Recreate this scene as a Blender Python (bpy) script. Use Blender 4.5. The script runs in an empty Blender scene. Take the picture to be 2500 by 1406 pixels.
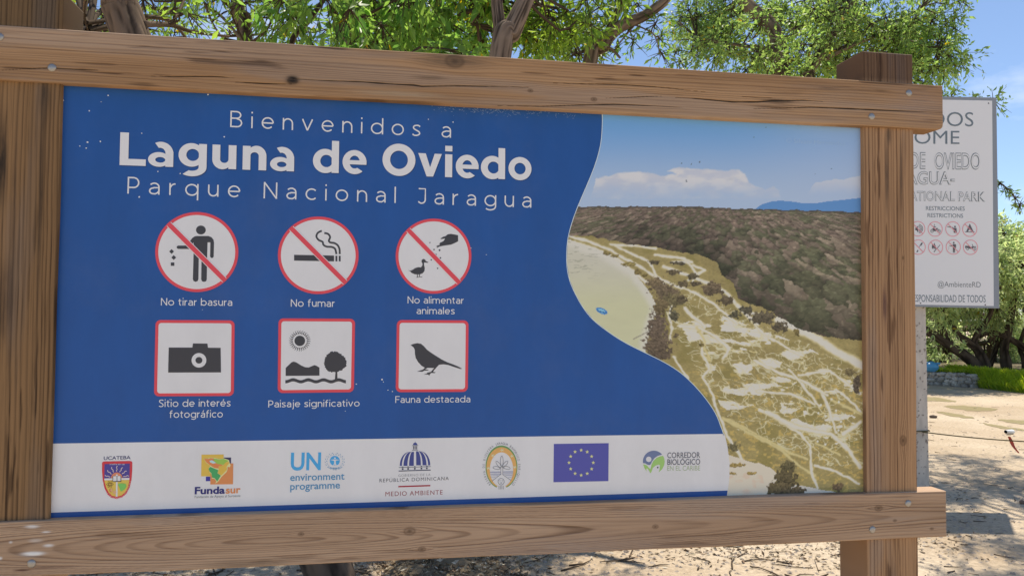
import bpy, math, random
import numpy as np
from mathutils import Vector, Matrix
from mathutils.geometry import tessellate_polygon

# ------------------------------------------------------------------ camera, sky, sun
SC = bpy.context.scene
COL = SC.collection
F = 1920.0
CAM = np.array([0.845, -2.266, 1.60]); YAW, PIT, ROL = -0.1691, 0.0375, -0.0080
ZB = CAM[2] - 0.5400            # height of the bottom of the printed panel
PW, PH = 2.354, 1.160           # width and height of the printed panel
SUN_EL, SUN_AZ = math.radians(70), math.radians(38)     # azimuth to the right of +Y
EXPOSURE = 0.77

def rot(yaw, pitch, roll):
    cy, sy = math.cos(yaw), math.sin(yaw); cp, sp = math.cos(pitch), math.sin(pitch); cr, sr = math.cos(roll), math.sin(roll)
    return (np.array([[cy, -sy, 0], [sy, cy, 0], [0, 0, 1]]) @ np.array([[1, 0, 0], [0, cp, -sp], [0, sp, cp]])
            @ np.array([[cr, 0, sr], [0, 1, 0], [-sr, 0, cr]]))
RM = rot(YAW, PIT, ROL)
cd = bpy.data.cameras.new('camera'); cam = bpy.data.objects.new('camera', cd); COL.objects.link(cam)
cd.sensor_width = 36; cd.lens = F / 2500 * 36; cd.clip_start = 0.05; cd.clip_end = 2000
r_, f_, u_ = RM[:, 0], RM[:, 1], RM[:, 2]
cam.matrix_world = Matrix(((r_[0], u_[0], -f_[0], CAM[0]), (r_[1], u_[1], -f_[1], CAM[1]), (r_[2], u_[2], -f_[2], CAM[2]), (0, 0, 0, 1)))
SC.camera = cam
SC.view_settings.view_transform = 'Standard'; SC.view_settings.look = 'None'
SC.view_settings.exposure = EXPOSURE; SC.view_settings.gamma = 1

w = bpy.data.worlds.new('World'); SC.world = w; w.use_nodes = True
nt = w.node_tree; bg = nt.nodes['Background']
sky = nt.nodes.new('ShaderNodeTexSky'); sky.sky_type = 'NISHITA'; sky.sun_disc = False
sky.sun_elevation = SUN_EL; sky.sun_rotation = SUN_AZ
sky.air_density = 0.75; sky.dust_density = 0.25; sky.ozone_density = 1.6
tc = nt.nodes.new('ShaderNodeTexCoord'); mp = nt.nodes.new('ShaderNodeMapping'); mp.inputs['Scale'].default_value = (1, 1, 2.6)
nz = nt.nodes.new('ShaderNodeTexNoise'); nz.inputs['Scale'].default_value = 3.2; nz.inputs['Detail'].default_value = 9; nz.inputs['Roughness'].default_value = 0.55
cr = nt.nodes.new('ShaderNodeValToRGB'); cr.color_ramp.elements[0].position = 0.60; cr.color_ramp.elements[1].position = 0.84
mx = nt.nodes.new('ShaderNodeMix'); mx.data_type = 'RGBA'
mx.inputs[7].default_value = (6.6, 6.9, 7.2, 1)
nt.links.new(tc.outputs['Generated'], mp.inputs['Vector']); nt.links.new(mp.outputs['Vector'], nz.inputs['Vector'])
nt.links.new(nz.outputs['Fac'], cr.inputs['Fac']); nt.links.new(cr.outputs['Color'], mx.inputs[0])
nt.links.new(sky.outputs['Color'], mx.inputs[6]); nt.links.new(mx.outputs[2], bg.inputs['Color'])
bg.inputs['Strength'].default_value = 0.10
sl = bpy.data.lights.new('sun', 'SUN'); sun = bpy.data.objects.new('sun', sl); COL.objects.link(sun)
sl.energy = 3.4; sl.angle = math.radians(0.53); sl.color = (1.0, 0.925, 0.80)
sd = Vector((math.sin(SUN_AZ) * math.cos(SUN_EL), math.cos(SUN_AZ) * math.cos(SUN_EL), math.sin(SUN_EL)))
sun.rotation_euler = sd.to_track_quat('Z', 'Y').to_euler()

# ------------------------------------------------------------------ helpers
def ray(x, y):
    return RM @ np.array([(x - 1250) / F, 1, (703 - y) / F])
def at(x, y, d):                       # photo pixel -> point d metres in front of the camera
    return CAM + ray(x, y) * d
def onY(x, y, Y):
    r = ray(x, y); return CAM + r * ((Y - CAM[1]) / r[1])
def onG(x, y, z=0.0):
    r = ray(x, y); return CAM + r * ((z - CAM[2]) / r[2])
def lin(c):
    c = np.asarray(c, float) / 255
    return np.where(c <= 0.04045, c / 12.92, ((c + 0.055) / 1.055) ** 2.4)
KP = np.array([0.575, 0.572, 0.610])
def ink(*c):                           # printed colour (albedo) whose look under open shade is c
    return tuple(np.clip(lin(c) / KP, 0.004, 0.89))

_T = np.random.default_rng(7).random((256, 256))
def vnoise(x, y, seed=0):
    x = np.asarray(x, float) + seed * 17.31; y = np.asarray(y, float) + seed * 9.77
    xi = np.floor(x).astype(int); yi = np.floor(y).astype(int)
    fx = x - xi; fy = y - yi; fx = fx * fx * (3 - 2 * fx); fy = fy * fy * (3 - 2 * fy)
    a = _T[xi & 255, yi & 255]; b = _T[(xi + 1) & 255, yi & 255]; c = _T[xi & 255, (yi + 1) & 255]; d = _T[(xi + 1) & 255, (yi + 1) & 255]
    return (a * (1 - fx) + b * fx) * (1 - fy) + (c * (1 - fx) + d * fx) * fy
def fbm(x, y, seed=0, o=4, g=0.5):
    s = 0; a = 1; t = 0
    for i in range(o):
        s = s + a * vnoise(np.asarray(x) * 2 ** i, np.asarray(y) * 2 ** i, seed + i * 3); t += a; a *= g
    return s / t
def sstep(a, b, x):
    t = np.clip((np.asarray(x, float) - a) / (b - a), 0, 1); return t * t * (3 - 2 * t)

class MB:
    def __init__(s): s.v = []; s.f = []; s.m = []; s.c = None
    def add(s, vs, fs, mi=0):
        b = len(s.v); s.v.extend([tuple(map(float, p)) for p in vs])
        s.f.extend([tuple(i + b for i in f) for f in fs]); s.m.extend([mi] * len(fs))
    def box(s, lo, hi, mi=0):
        x0, y0, z0 = lo; x1, y1, z1 = hi
        s.add([(x0, y0, z0), (x1, y0, z0), (x1, y1, z0), (x0, y1, z0), (x0, y0, z1), (x1, y0, z1), (x1, y1, z1), (x0, y1, z1)],
              [(0, 3, 2, 1), (4, 5, 6, 7), (0, 1, 5, 4), (1, 2, 6, 5), (2, 3, 7, 6), (3, 0, 4, 7)], mi)
    def build(s, name, mats, parent=None, smooth=False):
        return link(name, s.v, s.f, mats, parent, s.m, smooth)

def link(name, v, f, mats, parent=None, mi=None, smooth=False, col=None):
    me = bpy.data.meshes.new(name)
    if isinstance(v, np.ndarray) and isinstance(f, np.ndarray):
        n = f.shape[1]; me.vertices.add(len(v)); me.vertices.foreach_set('co', v.astype(np.float32).ravel())
        me.loops.add(f.size); me.loops.foreach_set('vertex_index', f.astype(np.int32).ravel())
        me.polygons.add(len(f)); me.polygons.foreach_set('loop_start', np.arange(0, f.size, n, dtype=np.int32))
        me.update(calc_edges=True); me.validate()
    else:
        me.from_pydata([tuple(map(float, p)) for p in v], [], [tuple(map(int, q)) for q in f])
    for m in (mats if isinstance(mats, (list, tuple)) else [mats]): me.materials.append(m)
    if mi is not None: me.polygons.foreach_set('material_index', np.asarray(mi, np.int32))
    if smooth: me.polygons.foreach_set('use_smooth', np.ones(len(me.polygons), bool))
    if col is not None:
        a = me.color_attributes.new('Col', 'FLOAT_COLOR', 'POINT')
        c = np.ones((len(me.vertices), 4), np.float32); c[:, :3] = col; a.data.foreach_set('color', c.ravel())
    me.update()
    o = bpy.data.objects.new(name, me); COL.objects.link(o)
    if parent is not None:
        o.parent = parent; me.transform(Matrix.Translation(-WORLD(parent)))
    return o
def WORLD(o):
    p = Vector((0, 0, 0))
    while o is not None: p += o.location; o = o.parent
    return p
def thing(name, label, cat, loc, group=None):
    o = bpy.data.objects.new(name, None); COL.objects.link(o); o.location = Vector([float(q) for q in loc]); o.empty_display_size = 0.2
    o['label'] = label; o['category'] = cat
    if group: o['group'] = group
    return o
def tag(o, label, cat, group=None, kind=None):
    o['label'] = label; o['category'] = cat
    if group: o['group'] = group
    if kind: o['kind'] = kind
    return o
def struct(o, label=None):
    o['kind'] = 'structure'
    if label: o['label'] = label
    return o

def mat(name, col=None, rough=0.6, spec=0.4, metal=0, attr=False, trans=0.0):
    m = bpy.data.materials.new(name); m.use_nodes = True; n = m.node_tree.nodes; b = n['Principled BSDF']
    b.inputs['Roughness'].default_value = rough; b.inputs['Specular IOR Level'].default_value = spec; b.inputs['Metallic'].default_value = metal
    if col is not None: b.inputs['Base Color'].default_value = (*col, 1)
    if attr:
        a = n.new('ShaderNodeAttribute'); a.attribute_name = 'Col'; m.node_tree.links.new(a.outputs['Color'], b.inputs['Base Color'])
        if trans:
            t = n.new('ShaderNodeBsdfTranslucent'); g = n.new('ShaderNodeHueSaturation'); g.inputs['Hue'].default_value = 0.472; g.inputs['Saturation'].default_value = 1.15; g.inputs['Value'].default_value = 3.6
            m.node_tree.links.new(a.outputs['Color'], g.inputs['Color']); m.node_tree.links.new(g.outputs['Color'], t.inputs['Color'])
            x = n.new('ShaderNodeMixShader'); x.inputs[0].default_value = trans
            m.node_tree.links.new(b.outputs[0], x.inputs[1]); m.node_tree.links.new(t.outputs[0], x.inputs[2])
            m.node_tree.links.new(x.outputs[0], n['Material Output'].inputs['Surface'])
    return m
_mc = {}
def paint(*c, rough=0.42, spec=0.35):
    k = (c, rough)
    if k not in _mc: _mc[k] = mat('print_%d_%d_%d' % c, ink(*c), rough, spec)
    return _mc[k]

def grimy(m, amt=0.10):
    n = m.node_tree.nodes; l = m.node_tree.links; b = n['Principled BSDF']; c = tuple(b.inputs['Base Color'].default_value)
    tc = n.new('ShaderNodeTexCoord'); mp = n.new('ShaderNodeMapping'); mp.inputs['Scale'].default_value = (1, 1, .35); l.new(tc.outputs['Object'], mp.inputs['Vector'])
    a = n.new('ShaderNodeTexNoise'); a.inputs['Scale'].default_value = 5.5; a.inputs['Detail'].default_value = 10; a.inputs['Roughness'].default_value = .68; l.new(mp.outputs[0], a.inputs['Vector'])
    r = n.new('ShaderNodeValToRGB'); e = r.color_ramp.elements; e[0].position = .30; e[0].color = (1 - amt, 1 - amt, 1 - amt, 1); e[1].position = .68; e[1].color = (1 + amt * .4, 1 + amt * .4, 1 + amt * .4, 1); l.new(a.outputs['Fac'], r.inputs['Fac'])
    x = n.new('ShaderNodeMix'); x.data_type = 'RGBA'; x.blend_type = 'MULTIPLY'; x.inputs[0].default_value = 1; x.inputs[6].default_value = c; l.new(r.outputs['Color'], x.inputs[7])
    d = n.new('ShaderNodeTexNoise'); d.inputs['Scale'].default_value = 2.2; d.inputs['Detail'].default_value = 12; d.inputs['Roughness'].default_value = .75; l.new(tc.outputs['Object'], d.inputs['Vector'])
    q = n.new('ShaderNodeValToRGB'); e = q.color_ramp.elements; e[0].position = .50; e[0].color = (0, 0, 0, 1); e[1].position = .80; e[1].color = (.10, .10, .10, 1); l.new(d.outputs['Fac'], q.inputs['Fac'])
    y = n.new('ShaderNodeMix'); y.data_type = 'RGBA'; l.new(q.outputs['Color'], y.inputs[0]); l.new(x.outputs[2], y.inputs[6]); y.inputs[7].default_value = (.34, .31, .29, 1); l.new(y.outputs[2], b.inputs['Base Color'])
    k = n.new('ShaderNodeMapRange'); k.inputs[3].default_value = .30; k.inputs[4].default_value = .52; l.new(a.outputs['Fac'], k.inputs[0]); l.new(k.outputs[0], b.inputs['Roughness'])
    return m
# flat prints -------------------------------------------------------
class Plane:
    def __init__(s, o, n):             # n points to the camera side
        s.o = np.array(o, float); s.n = np.array(n, float) / np.linalg.norm(n)
        s.ux = np.cross(s.n, [0, 0, 1.0]); s.ux = -s.ux / np.linalg.norm(s.ux); s.uz = np.cross(s.n, s.ux)
        if s.uz[2] < 0: s.uz = -s.uz
    def hit(s, x, y):
        r = ray(x, y); return CAM + r * (np.dot(s.o - CAM, s.n) / np.dot(r, s.n))
class Print:                            # one print: polygons on a plane, thin layers towards the viewer
    STEP = 0.00022
    def __init__(s, plane, base=1): s.p = plane; s.mb = MB(); s.mats = []; s.base = base
    def mi(s, m):
        if m not in s.mats: s.mats.append(m)
        return s.mats.index(m)
    def poly3(s, pts, m, L, holes=()):
        off = s.p.n * (s.STEP * (L + s.base))
        loops = [[Vector(q) for q in pts]] + [[Vector(q) for q in h] for h in holes]
        flat = [q for l in loops for q in l]
        tri = tessellate_polygon(loops)
        out = []
        for t in tri:
            a, b, c = (flat[i] for i in t)
            nn = (b - a).cross(c - a)
            if nn.length < 1e-12: continue
            out.append(t if nn.dot(Vector(s.p.n)) > 0 else t[::-1])
        s.mb.add([np.array(q) + off for q in flat], out, s.mi(m))
    def poly(s, pts, m, L, z=None, holes=()):
        f = (lambda p: p) if z is None else (lambda p: (z[0] + p[0] / z[2], z[1] + p[1] / z[2]))
        s.poly3([s.p.hit(*f(p)) for p in pts], m, L, [[s.p.hit(*f(p)) for p in h] for h in holes])
    def ell(s, cx, cy, rx, ry, m, L, z=None, n=48, a0=0):
        s.poly([(cx + rx * math.cos(t), cy + ry * math.sin(t)) for t in np.linspace(0, 2 * math.pi, n, endpoint=False)], m, L, z)
    def ring(s, cx, cy, rx, ry, t, m, L, z=None, n=48):
        A = np.linspace(0, 2 * math.pi, n + 1)
        s.stroke([(cx + (rx - t / 2) * math.cos(a), cy + (ry - t / 2) * math.sin(a)) for a in A], t, m, L, z)
    def stroke(s, pts, wd, m, L, z=None):
        P = np.array(pts, float); n = len(P)
        if n < 2: return
        T = np.gradient(P, axis=0); closed = n > 3 and np.allclose(P[0], P[-1])
        if closed: T[0] = T[-1] = P[1] - P[-2]
        T /= np.maximum(np.linalg.norm(T, axis=1), 1e-9)[:, None]; N = np.stack([-T[:, 1], T[:, 0]], 1)
        W = np.broadcast_to(np.asarray(wd, float), (n,))[:, None] / 2
        f = (lambda p: p) if z is None else (lambda p: (z[0] + p[0] / z[2], z[1] + p[1] / z[2]))
        off = s.p.n * (s.STEP * (L + s.base))
        a = [s.p.hit(*f(p)) + off for p in P + N * W]; b = [s.p.hit(*f(p)) + off for p in P - N * W]
        q = []
        for i in range(n - 1):
            nn = np.cross(a[i + 1] - a[i], b[i] - a[i])
            q.append((i, i + 1, n + i + 1, n + i) if np.dot(nn, s.p.n) > 0 else (i, n + i, n + i + 1, i + 1))
        s.mb.add(a + b, q, s.mi(m))
    def rrect(s, c4, r, m, L):          # rounded quad from four pixel corners (tl,tr,br,bl)
        c4 = [np.array(c, float) for c in c4]; out = []
        for i in range(4):
            p, a, b = c4[i], c4[i - 1], c4[(i + 1) % 4]
            u = (a - p) / np.linalg.norm(a - p); v = (b - p) / np.linalg.norm(b - p)
            for t in np.linspace(0, math.pi / 2, 7):
                out.append(p + u * r * (1 - math.sin(t)) + v * r * (1 - math.cos(t)))
        s.poly(out, m, L)
    def text(s, body, p0, p1, cap, m, L, off=0.0, wide=None, just=None):
        a, b = s.p.hit(*p0), s.p.hit(*p1); d = b - a; wd = np.linalg.norm(d); ux = d / wd; uz = np.cross(s.p.n, ux); uz /= np.linalg.norm(uz)
        if uz[2] < 0: uz = -uz
        ch = np.linalg.norm(s.p.hit(p0[0], p0[1] - cap) - a)
        sy = ch / CAPH
        sp = 1.0
        if wide:
            w1 = tmesh(body, 1.0, off)[2]; w2 = tmesh(body, 1.5, off)[2]
            sp = 1.0 + 0.5 * (wd / (sy * wide) - w1) / max(w2 - w1, 1e-6); sp = min(max(sp, 0.7), 6)
        v, f, wt, x0 = tmesh(body, sp, off)
        sx = wd / wt; o = s.p.n * (s.STEP * (L + s.base))
        s.mb.add([a + ux * (p[0] - x0) * sx + uz * p[1] * sy + o for p in v], f, s.mi(m))
    def glyph(s, ch, c, up, h, m, L, off=0.0, wide=1.0):    # one letter standing at pixel c, up = pixel direction
        v, f, wt, x0 = tmesh(ch, 1.0, off)
        up = np.array(up, float) / np.linalg.norm(up); rt = np.array([-up[1], up[0]]); k = h / CAPH
        o = s.p.n * (s.STEP * (L + s.base))
        s.mb.add([s.p.hit(*(np.array(c) + rt * (p[0] - x0 - wt / 2) * k * wide + up * p[1] * k)) + o for p in v], f, s.mi(m))
    def build(s, name, parent, label=None):
        o = s.mb.build(name, s.mats, parent)
        if label: o['label'] = label
        return o
_tm = {}
def tmesh(body, sp, off):
    k = (body, round(sp, 4), off)
    if k not in _tm:
        c = bpy.data.curves.new('t', 'FONT'); c.body = body; c.space_character = sp; c.offset = off; c.resolution_u = 4; c.fill_mode = 'FRONT'
        o = bpy.data.objects.new('t', c); COL.objects.link(o)
        dg = bpy.context.evaluated_depsgraph_get(); dg.update()
        me = bpy.data.meshes.new_from_object(o.evaluated_get(dg))
        v = [tuple(p.co)[:2] for p in me.vertices]; f = []
        for q in me.polygons:
            i = list(q.vertices)
            A = sum(v[i[j]][0] * v[i[(j + 1) % len(i)]][1] - v[i[(j + 1) % len(i)]][0] * v[i[j]][1] for j in range(len(i)))
            f.append(tuple(i) if A > 0 else tuple(i[::-1]))
        bpy.data.objects.remove(o); bpy.data.curves.remove(c); bpy.data.meshes.remove(me)
        xs = [p[0] for p in v] or [0, 1]
        _tm[k] = (v, f, max(xs) - min(xs), min(xs))
    return _tm[k]
CAPH = 1.0
CAPH = max(p[1] for p in tmesh('H', 1.0, 0.0)[0])

# bold rounded-geometric title letters, cap height 1: (advance, [polygons or rings])
def arc(cx, cy, rx, ry, a0, a1, n=20):
    return [(cx + rx * math.cos(math.radians(t)), cy + ry * math.sin(math.radians(t))) for t in np.linspace(a0, a1, n)]
def band(o, i): return o + i[::-1]
def RINGG(cx, cy, rx, ry, ix, iy): return ('ring', arc(cx, cy, rx, ry, 0, 360, 49)[:-1], arc(cx, cy, ix, iy, 0, 360, 49)[:-1])
G_ = {
 'L': (0.82, [[(0, 0), (.755, 0), (.755, .20), (.25, .20), (.25, 1), (0, 1)]]),
 'a': (0.885, [[(.505, 0), (.735, 0), (.735, .46), (.505, .46)],
      band(arc(.37, .40, .365, .36, 0, 118), arc(.345, .40, .16, .175, 0, 105)),
      ('ring', arc(.315, .215, .315, .225, 0, 360, 41)[:-1], arc(.355, .205, .145, .085, 0, 360, 41)[:-1])]),
 'g': (1, [('ring', arc(.385, .395, .385, .365, 0, 360, 49)[:-1], arc(.42, .395, .19, .185, 0, 360, 49)[:-1]),
      [(.60, .02), (.835, .02), (.835, .745), (.60, .745)],
      band(arc(.40, .02, .435, .285, 0, -128), arc(.40, .02, .20, .115, 0, -118))]),
 'u': (0.91, [[(0, .30), (.235, .30), (.235, .745), (0, .745)], [(.485, 0), (.72, 0), (.72, .745), (.485, .745)],
      band(arc(.30, .30, .30, .315, 180, 330), arc(.36, .30, .125, .115, 180, 360))]),
 'n': (0.835, [[(0, 0), (.235, 0), (.235, .745), (0, .745)], [(.485, 0), (.72, 0), (.72, .44), (.485, .44)],
      band(arc(.42, .44, .30, .32, 0, 150), arc(.36, .44, .125, .115, 0, 180))]),
 'd': (0.925, [('ring', arc(.385, .37, .385, .385, 0, 360, 49)[:-1], arc(.42, .37, .19, .195, 0, 360, 49)[:-1]), [(.585, 0), (.81, 0), (.81, 1.02), (.585, 1.02)]]),
 'e': (0.835, [band(arc(.38, .37, .38, .385, 0, 312, 40), arc(.38, .37, .165, .205, 0, 300, 40)), [(.10, .295), (.755, .295), (.76, .43), (.10, .43)]]),
 'O': (1.15, [RINGG(.53, .50, .53, .52, .285, .295)]),
 'v': (0.87, [[(0, .745), (.245, .745), (.39, .30), (.535, .745), (.77, .745), (.49, 0), (.28, 0)]]),
 'i': (0.36, [[(.01, 0), (.245, 0), (.245, .745), (.01, .745)], [(.01, .84), (.245, .84), (.245, 1.02), (.01, 1.02)]]),
 'o': (0.84, [RINGG(.39, .37, .39, .385, .19, .19)]),
 ' ': (0.43, [])}
def title(pr, body, p0, p1, cap, m, L):
    a, b = pr.p.hit(*p0), pr.p.hit(*p1); W = np.linalg.norm(b - a); ux = (b - a) / W; uz = np.cross(pr.p.n, ux)
    if uz[2] < 0: uz = -uz
    h = np.linalg.norm(pr.p.hit(p0[0], p0[1] - cap) - a); tot = sum(G_[c][0] for c in body) - 0.05; sx = W / tot; x = 0
    for c in body:
        adv, parts = G_[c]
        for k, q in enumerate(parts):
            hole = []
            if q[0] == 'ring': hole = [[a + ux * (x + p[0]) * sx + uz * p[1] * h for p in q[2]]]; q = q[1]
            pr.poly3([a + ux * (x + p[0]) * sx + uz * p[1] * h for p in q], m, L + k, hole)
        x += adv

def gstrokes(ch, w):
    h = w / 2; X = .72; P = []
    def el(cx, rx, ry=None, cy=None, a0=0, a1=360, n=30): return arc(cx, X / 2 if cy is None else cy, rx - h, (X / 2 if ry is None else ry) - h, a0, a1, n)
    acc = None
    if ch in 'áéí': acc = ch; ch = {'á': 'a', 'é': 'e', 'í': 'i'}[ch]
    if ch == 'o': P = [el(.38, .38)]; W = .76
    elif ch == 'n': W = .62; P = [[(h, 0), (h, X)], arc(W / 2, X - .33, W / 2 - h, .33 - h, 180, 0, 16) + [(W - h, 0)]]
    elif ch == 'm': W = 1.05; P = [[(h, 0), (h, X)], arc(.27 + h * .5, X - .28, .27 - h * .5, .28 - h, 180, 0, 14) + [(.54, 0)], arc(.54 + (W - h - .54) / 2, X - .28, (W - h - .54) / 2, .28 - h, 180, 0, 14) + [(W - h, 0)]]
    elif ch == 'u': W = .61; P = [[(h, X)] + arc(W / 2, .33, W / 2 - h, .33 - h, 180, 360, 16), [(W - h, X), (W - h, 0)]]
    elif ch == 'r': W = .36; P = [[(h, 0), (h, X)], arc(.36, X - .36, .36 - h, .36 - h, 175, 92, 10)]
    elif ch == 'i': W = w; P = [[(h, 0), (h, X)]] + ([] if acc else [[(h, .90), (h, .90 + w * 1.15)]])
    elif ch == 'l': W = w; P = [[(h, 0), (h, 1.02)]]
    elif ch == 't': W = .42; P = [[(.17, .90), (.17, .2)] + arc(.32, .2, .15, .2 - h, 190, 285, 8), [(0, X - h), (.39, X - h)]]
    elif ch == 'f': W = .42; P = [[(.15, 0), (.15, .8)] + arc(.33, .82, .18, .2 - h, 170, 70, 9), [(0, X - h), (.38, X - h)]]
    elif ch == 'd': W = .76; P = [el(.38, .38), [(W - h, 0), (W - h, 1.02)]]
    elif ch == 'b': W = .76; P = [el(.38, .38), [(h, 0), (h, 1.02)]]
    elif ch == 'q': W = .76; P = [el(.38, .38), [(W - h, -.26), (W - h, X)]]
    elif ch == 'g': W = .76; P = [el(.38, .38), [(W - h, X), (W - h, 0)] + arc(.37, 0, W - h - .37, .27 - h, 0, -140, 14)]
    elif ch == 'a': W = .60; P = [arc(.30, .45, .30 - h, X - .45 - h, 145, 0, 12) + [(W - h, 0)], [(W - h, .41), (.27, .41)] + arc(.25, .215, .25 - h, .215 - h, 90, 270, 12) + [(.36, h), (.46, .10), (W - h, .20)]]
    elif ch == 'e': W = .72; P = [[(h, X / 2)] + [(W - h, X / 2)], el(.36, .36, a0=0, a1=318)]
    elif ch == 'c': W = .64; P = [el(.37, .37, a0=45, a1=315)]
    elif ch == 's': W = .52; P = [list(map(tuple, smooth_path([(.48, .60), (.40, X - h - .01), (.26, X - h), (.10, .62), (.09, .48), (.26, .37), (.43, .27), (.45, .13), (.28, h), (.12, h + .01), (.02, .12)], 30)))]
    elif ch == 'v': W = .66; P = [[(h * .8, X), (.33, h * .6)], [(.33, h * .6), (.66 - h * .8, X)]]
    elif ch == 'j': W = .20; P = [[(.15, X), (.15, -.1)] + arc(0, -.1, .15, .17, 0, -80, 7), [(.15, .90), (.15, .90 + w * 1.15)]]
    elif ch == 'N': W = .80; P = [[(h, 0), (h, 1)], [(h, 1 - h * .3), (W - h, h * .3)], [(W - h, 0), (W - h, 1)]]
    elif ch == 'P': W = .66; P = [[(h, 0), (h, 1)], [(h, 1 - h), (.34, 1 - h)] + arc(.34, .665, .32 - h, .335 - h, 90, -90, 14) + [(h, .33 + h)]]
    elif ch == 'B': W = .70; P = [[(h, 0), (h, 1)], [(h, 1 - h), (.36, 1 - h)] + arc(.36, .755, .28 - h, .245 - h, 90, -90, 12) + [(h, .51 + h)], [(.3, .51 + h), (.40, .51 + h)] + arc(.40, .255 + h * .5, .30 - h, .255 - h * .5, 90, -90, 12) + [(h, h)]]
    elif ch == 'J': W = .52; P = [[(.06, 1 - h), (W - h, 1 - h), (W - h, .27)] + arc(.25, .27, W - h - .25, .27 - h, 0, -150, 12)]
    elif ch == 'S': W = .62; P = [list(map(tuple, smooth_path([(.57, .86), (.46, .96 - h * .5), (.30, 1 - h), (.11, .89), (.09, .68), (.30, .53), (.52, .37), (.53, .14), (.32, h), (.15, h + .02), (.02, .15)], 34)))]
    elif ch == 'F': W = .60; P = [[(h, 0), (h, 1)], [(h, 1 - h), (W, 1 - h)], [(h, .5), (W - .06, .5)]]
    else: W = .28
    if acc: P.append([(W * .5 - .02 if acc != 'í' else h, .82), (W * .5 + .11, .99)])
    return W, P
def gtext(pr, body, p0, p1, cap, w, m, L, track=None):
    a, b = pr.p.hit(*p0), pr.p.hit(*p1); WD = np.linalg.norm(b - a); ux = (b - a) / WD; uz = np.cross(pr.p.n, ux)
    if uz[2] < 0: uz = -uz
    h = np.linalg.norm(pr.p.hit(p0[0], p0[1] - cap) - a); ws = [gstrokes(c, w)[0] for c in body]; n = len(body)
    if track: gap = (WD / h / track - sum(ws)) / (n - 1); sx = track
    else: gap = .13; sx = WD / h / (sum(ws) + gap * (n - 1))
    x = 0; off = pr.p.n * (pr.STEP * (L + pr.base))
    for c, wd in zip(body, ws):
        for k, q in enumerate(gstrokes(c, w)[1]):
            q = np.array(q, float); q = q[np.concatenate([[True], np.linalg.norm(np.diff(q, axis=0), axis=1) > 1e-5])]
            T = np.gradient(q, axis=0)
            for i in range(1, len(q) - 1):
                u1 = q[i] - q[i - 1]; u2 = q[i + 1] - q[i]; T[i] = u1 / np.linalg.norm(u1) + u2 / np.linalg.norm(u2)
            if np.allclose(q[0], q[-1]): T[0] = T[-1] = q[1] - q[-2]
            T /= np.linalg.norm(T, axis=1)[:, None]; N = np.stack([-T[:, 1], T[:, 0]], 1); A = q + N * w / 2; B = q - N * w / 2
            t3 = lambda Q: [a + ux * (x + p[0]) * sx * h + uz * p[1] * h + off + pr.p.n * pr.STEP * .3 * k for p in Q]
            va, vb = t3(A), t3(B); nn = len(q); F_ = []
            for i in range(nn - 1):
                F_.append((i, nn + i, nn + i + 1, i + 1) if np.dot(np.cross(vb[i] - va[i], va[i + 1] - va[i]), pr.p.n) > 0 else (i, i + 1, nn + i + 1, nn + i))
            pr.mb.add(va + vb, F_, pr.mi(m))
        x += wd + gap
def tube(path, rad, sides=8, seed=0, bump=0.0, mb=None, cap=True, col=None):
    P = np.array(path, float); n = len(P); T = np.gradient(P, axis=0); T /= np.linalg.norm(T, axis=1)[:, None]
    up = np.array([0.31, 0.2, 0.93]); 
    if abs(np.dot(up / np.linalg.norm(up), T[0])) > 0.9: up = np.array([1.0, 0.1, 0])
    V = []; C = []
    nrm = np.cross(T[0], up); nrm /= np.linalg.norm(nrm); L = 0
    for i in range(n):
        if i: L += np.linalg.norm(P[i] - P[i - 1])
        nrm = nrm - T[i] * np.dot(nrm, T[i]); nrm /= np.linalg.norm(nrm); bn = np.cross(T[i], nrm)
        for k in range(sides):
            a = 2 * math.pi * k / sides; ca, sa = math.cos(a), math.sin(a)
            q = 0.0
            if bump:
                q = .55 * (float(fbm(ca * 3.2 + 5 + seed, sa * 3.2 + L * 2.6, seed, 3)) - 0.5) + .75 * (float(fbm((a * 11 if k < sides / 2 else (2 * math.pi - a) * 11) + L * 2, L * 6 + seed, seed + 2, 4)) - .5)
            V.append(P[i] + (nrm * ca + bn * sa) * rad[i] * (1 + bump * q)); C.append(q)
    Fc = [(i * sides + k, i * sides + (k + 1) % sides, (i + 1) * sides + (k + 1) % sides, (i + 1) * sides + k) for i in range(n - 1) for k in range(sides)]
    if cap: Fc.append(tuple(range(sides))[::-1]); Fc.append(tuple(range((n - 1) * sides, n * sides)))
    return V, Fc, C
def smooth_path(pts, n):
    P = np.array(pts, float); m = len(P); t = np.linspace(0, m - 1, n); out = []
    for s in t:
        i = min(int(s), m - 2); u = s - i
        p0 = P[max(i - 1, 0)]; p1 = P[i]; p2 = P[i + 1]; p3 = P[min(i + 2, m - 1)]
        out.append(0.5 * (2 * p1 + (p2 - p0) * u + (2 * p0 - 5 * p1 + 4 * p2 - p3) * u * u + (3 * p1 - p0 - 3 * p2 + p3) * u ** 3))
    return np.array(out)

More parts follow.
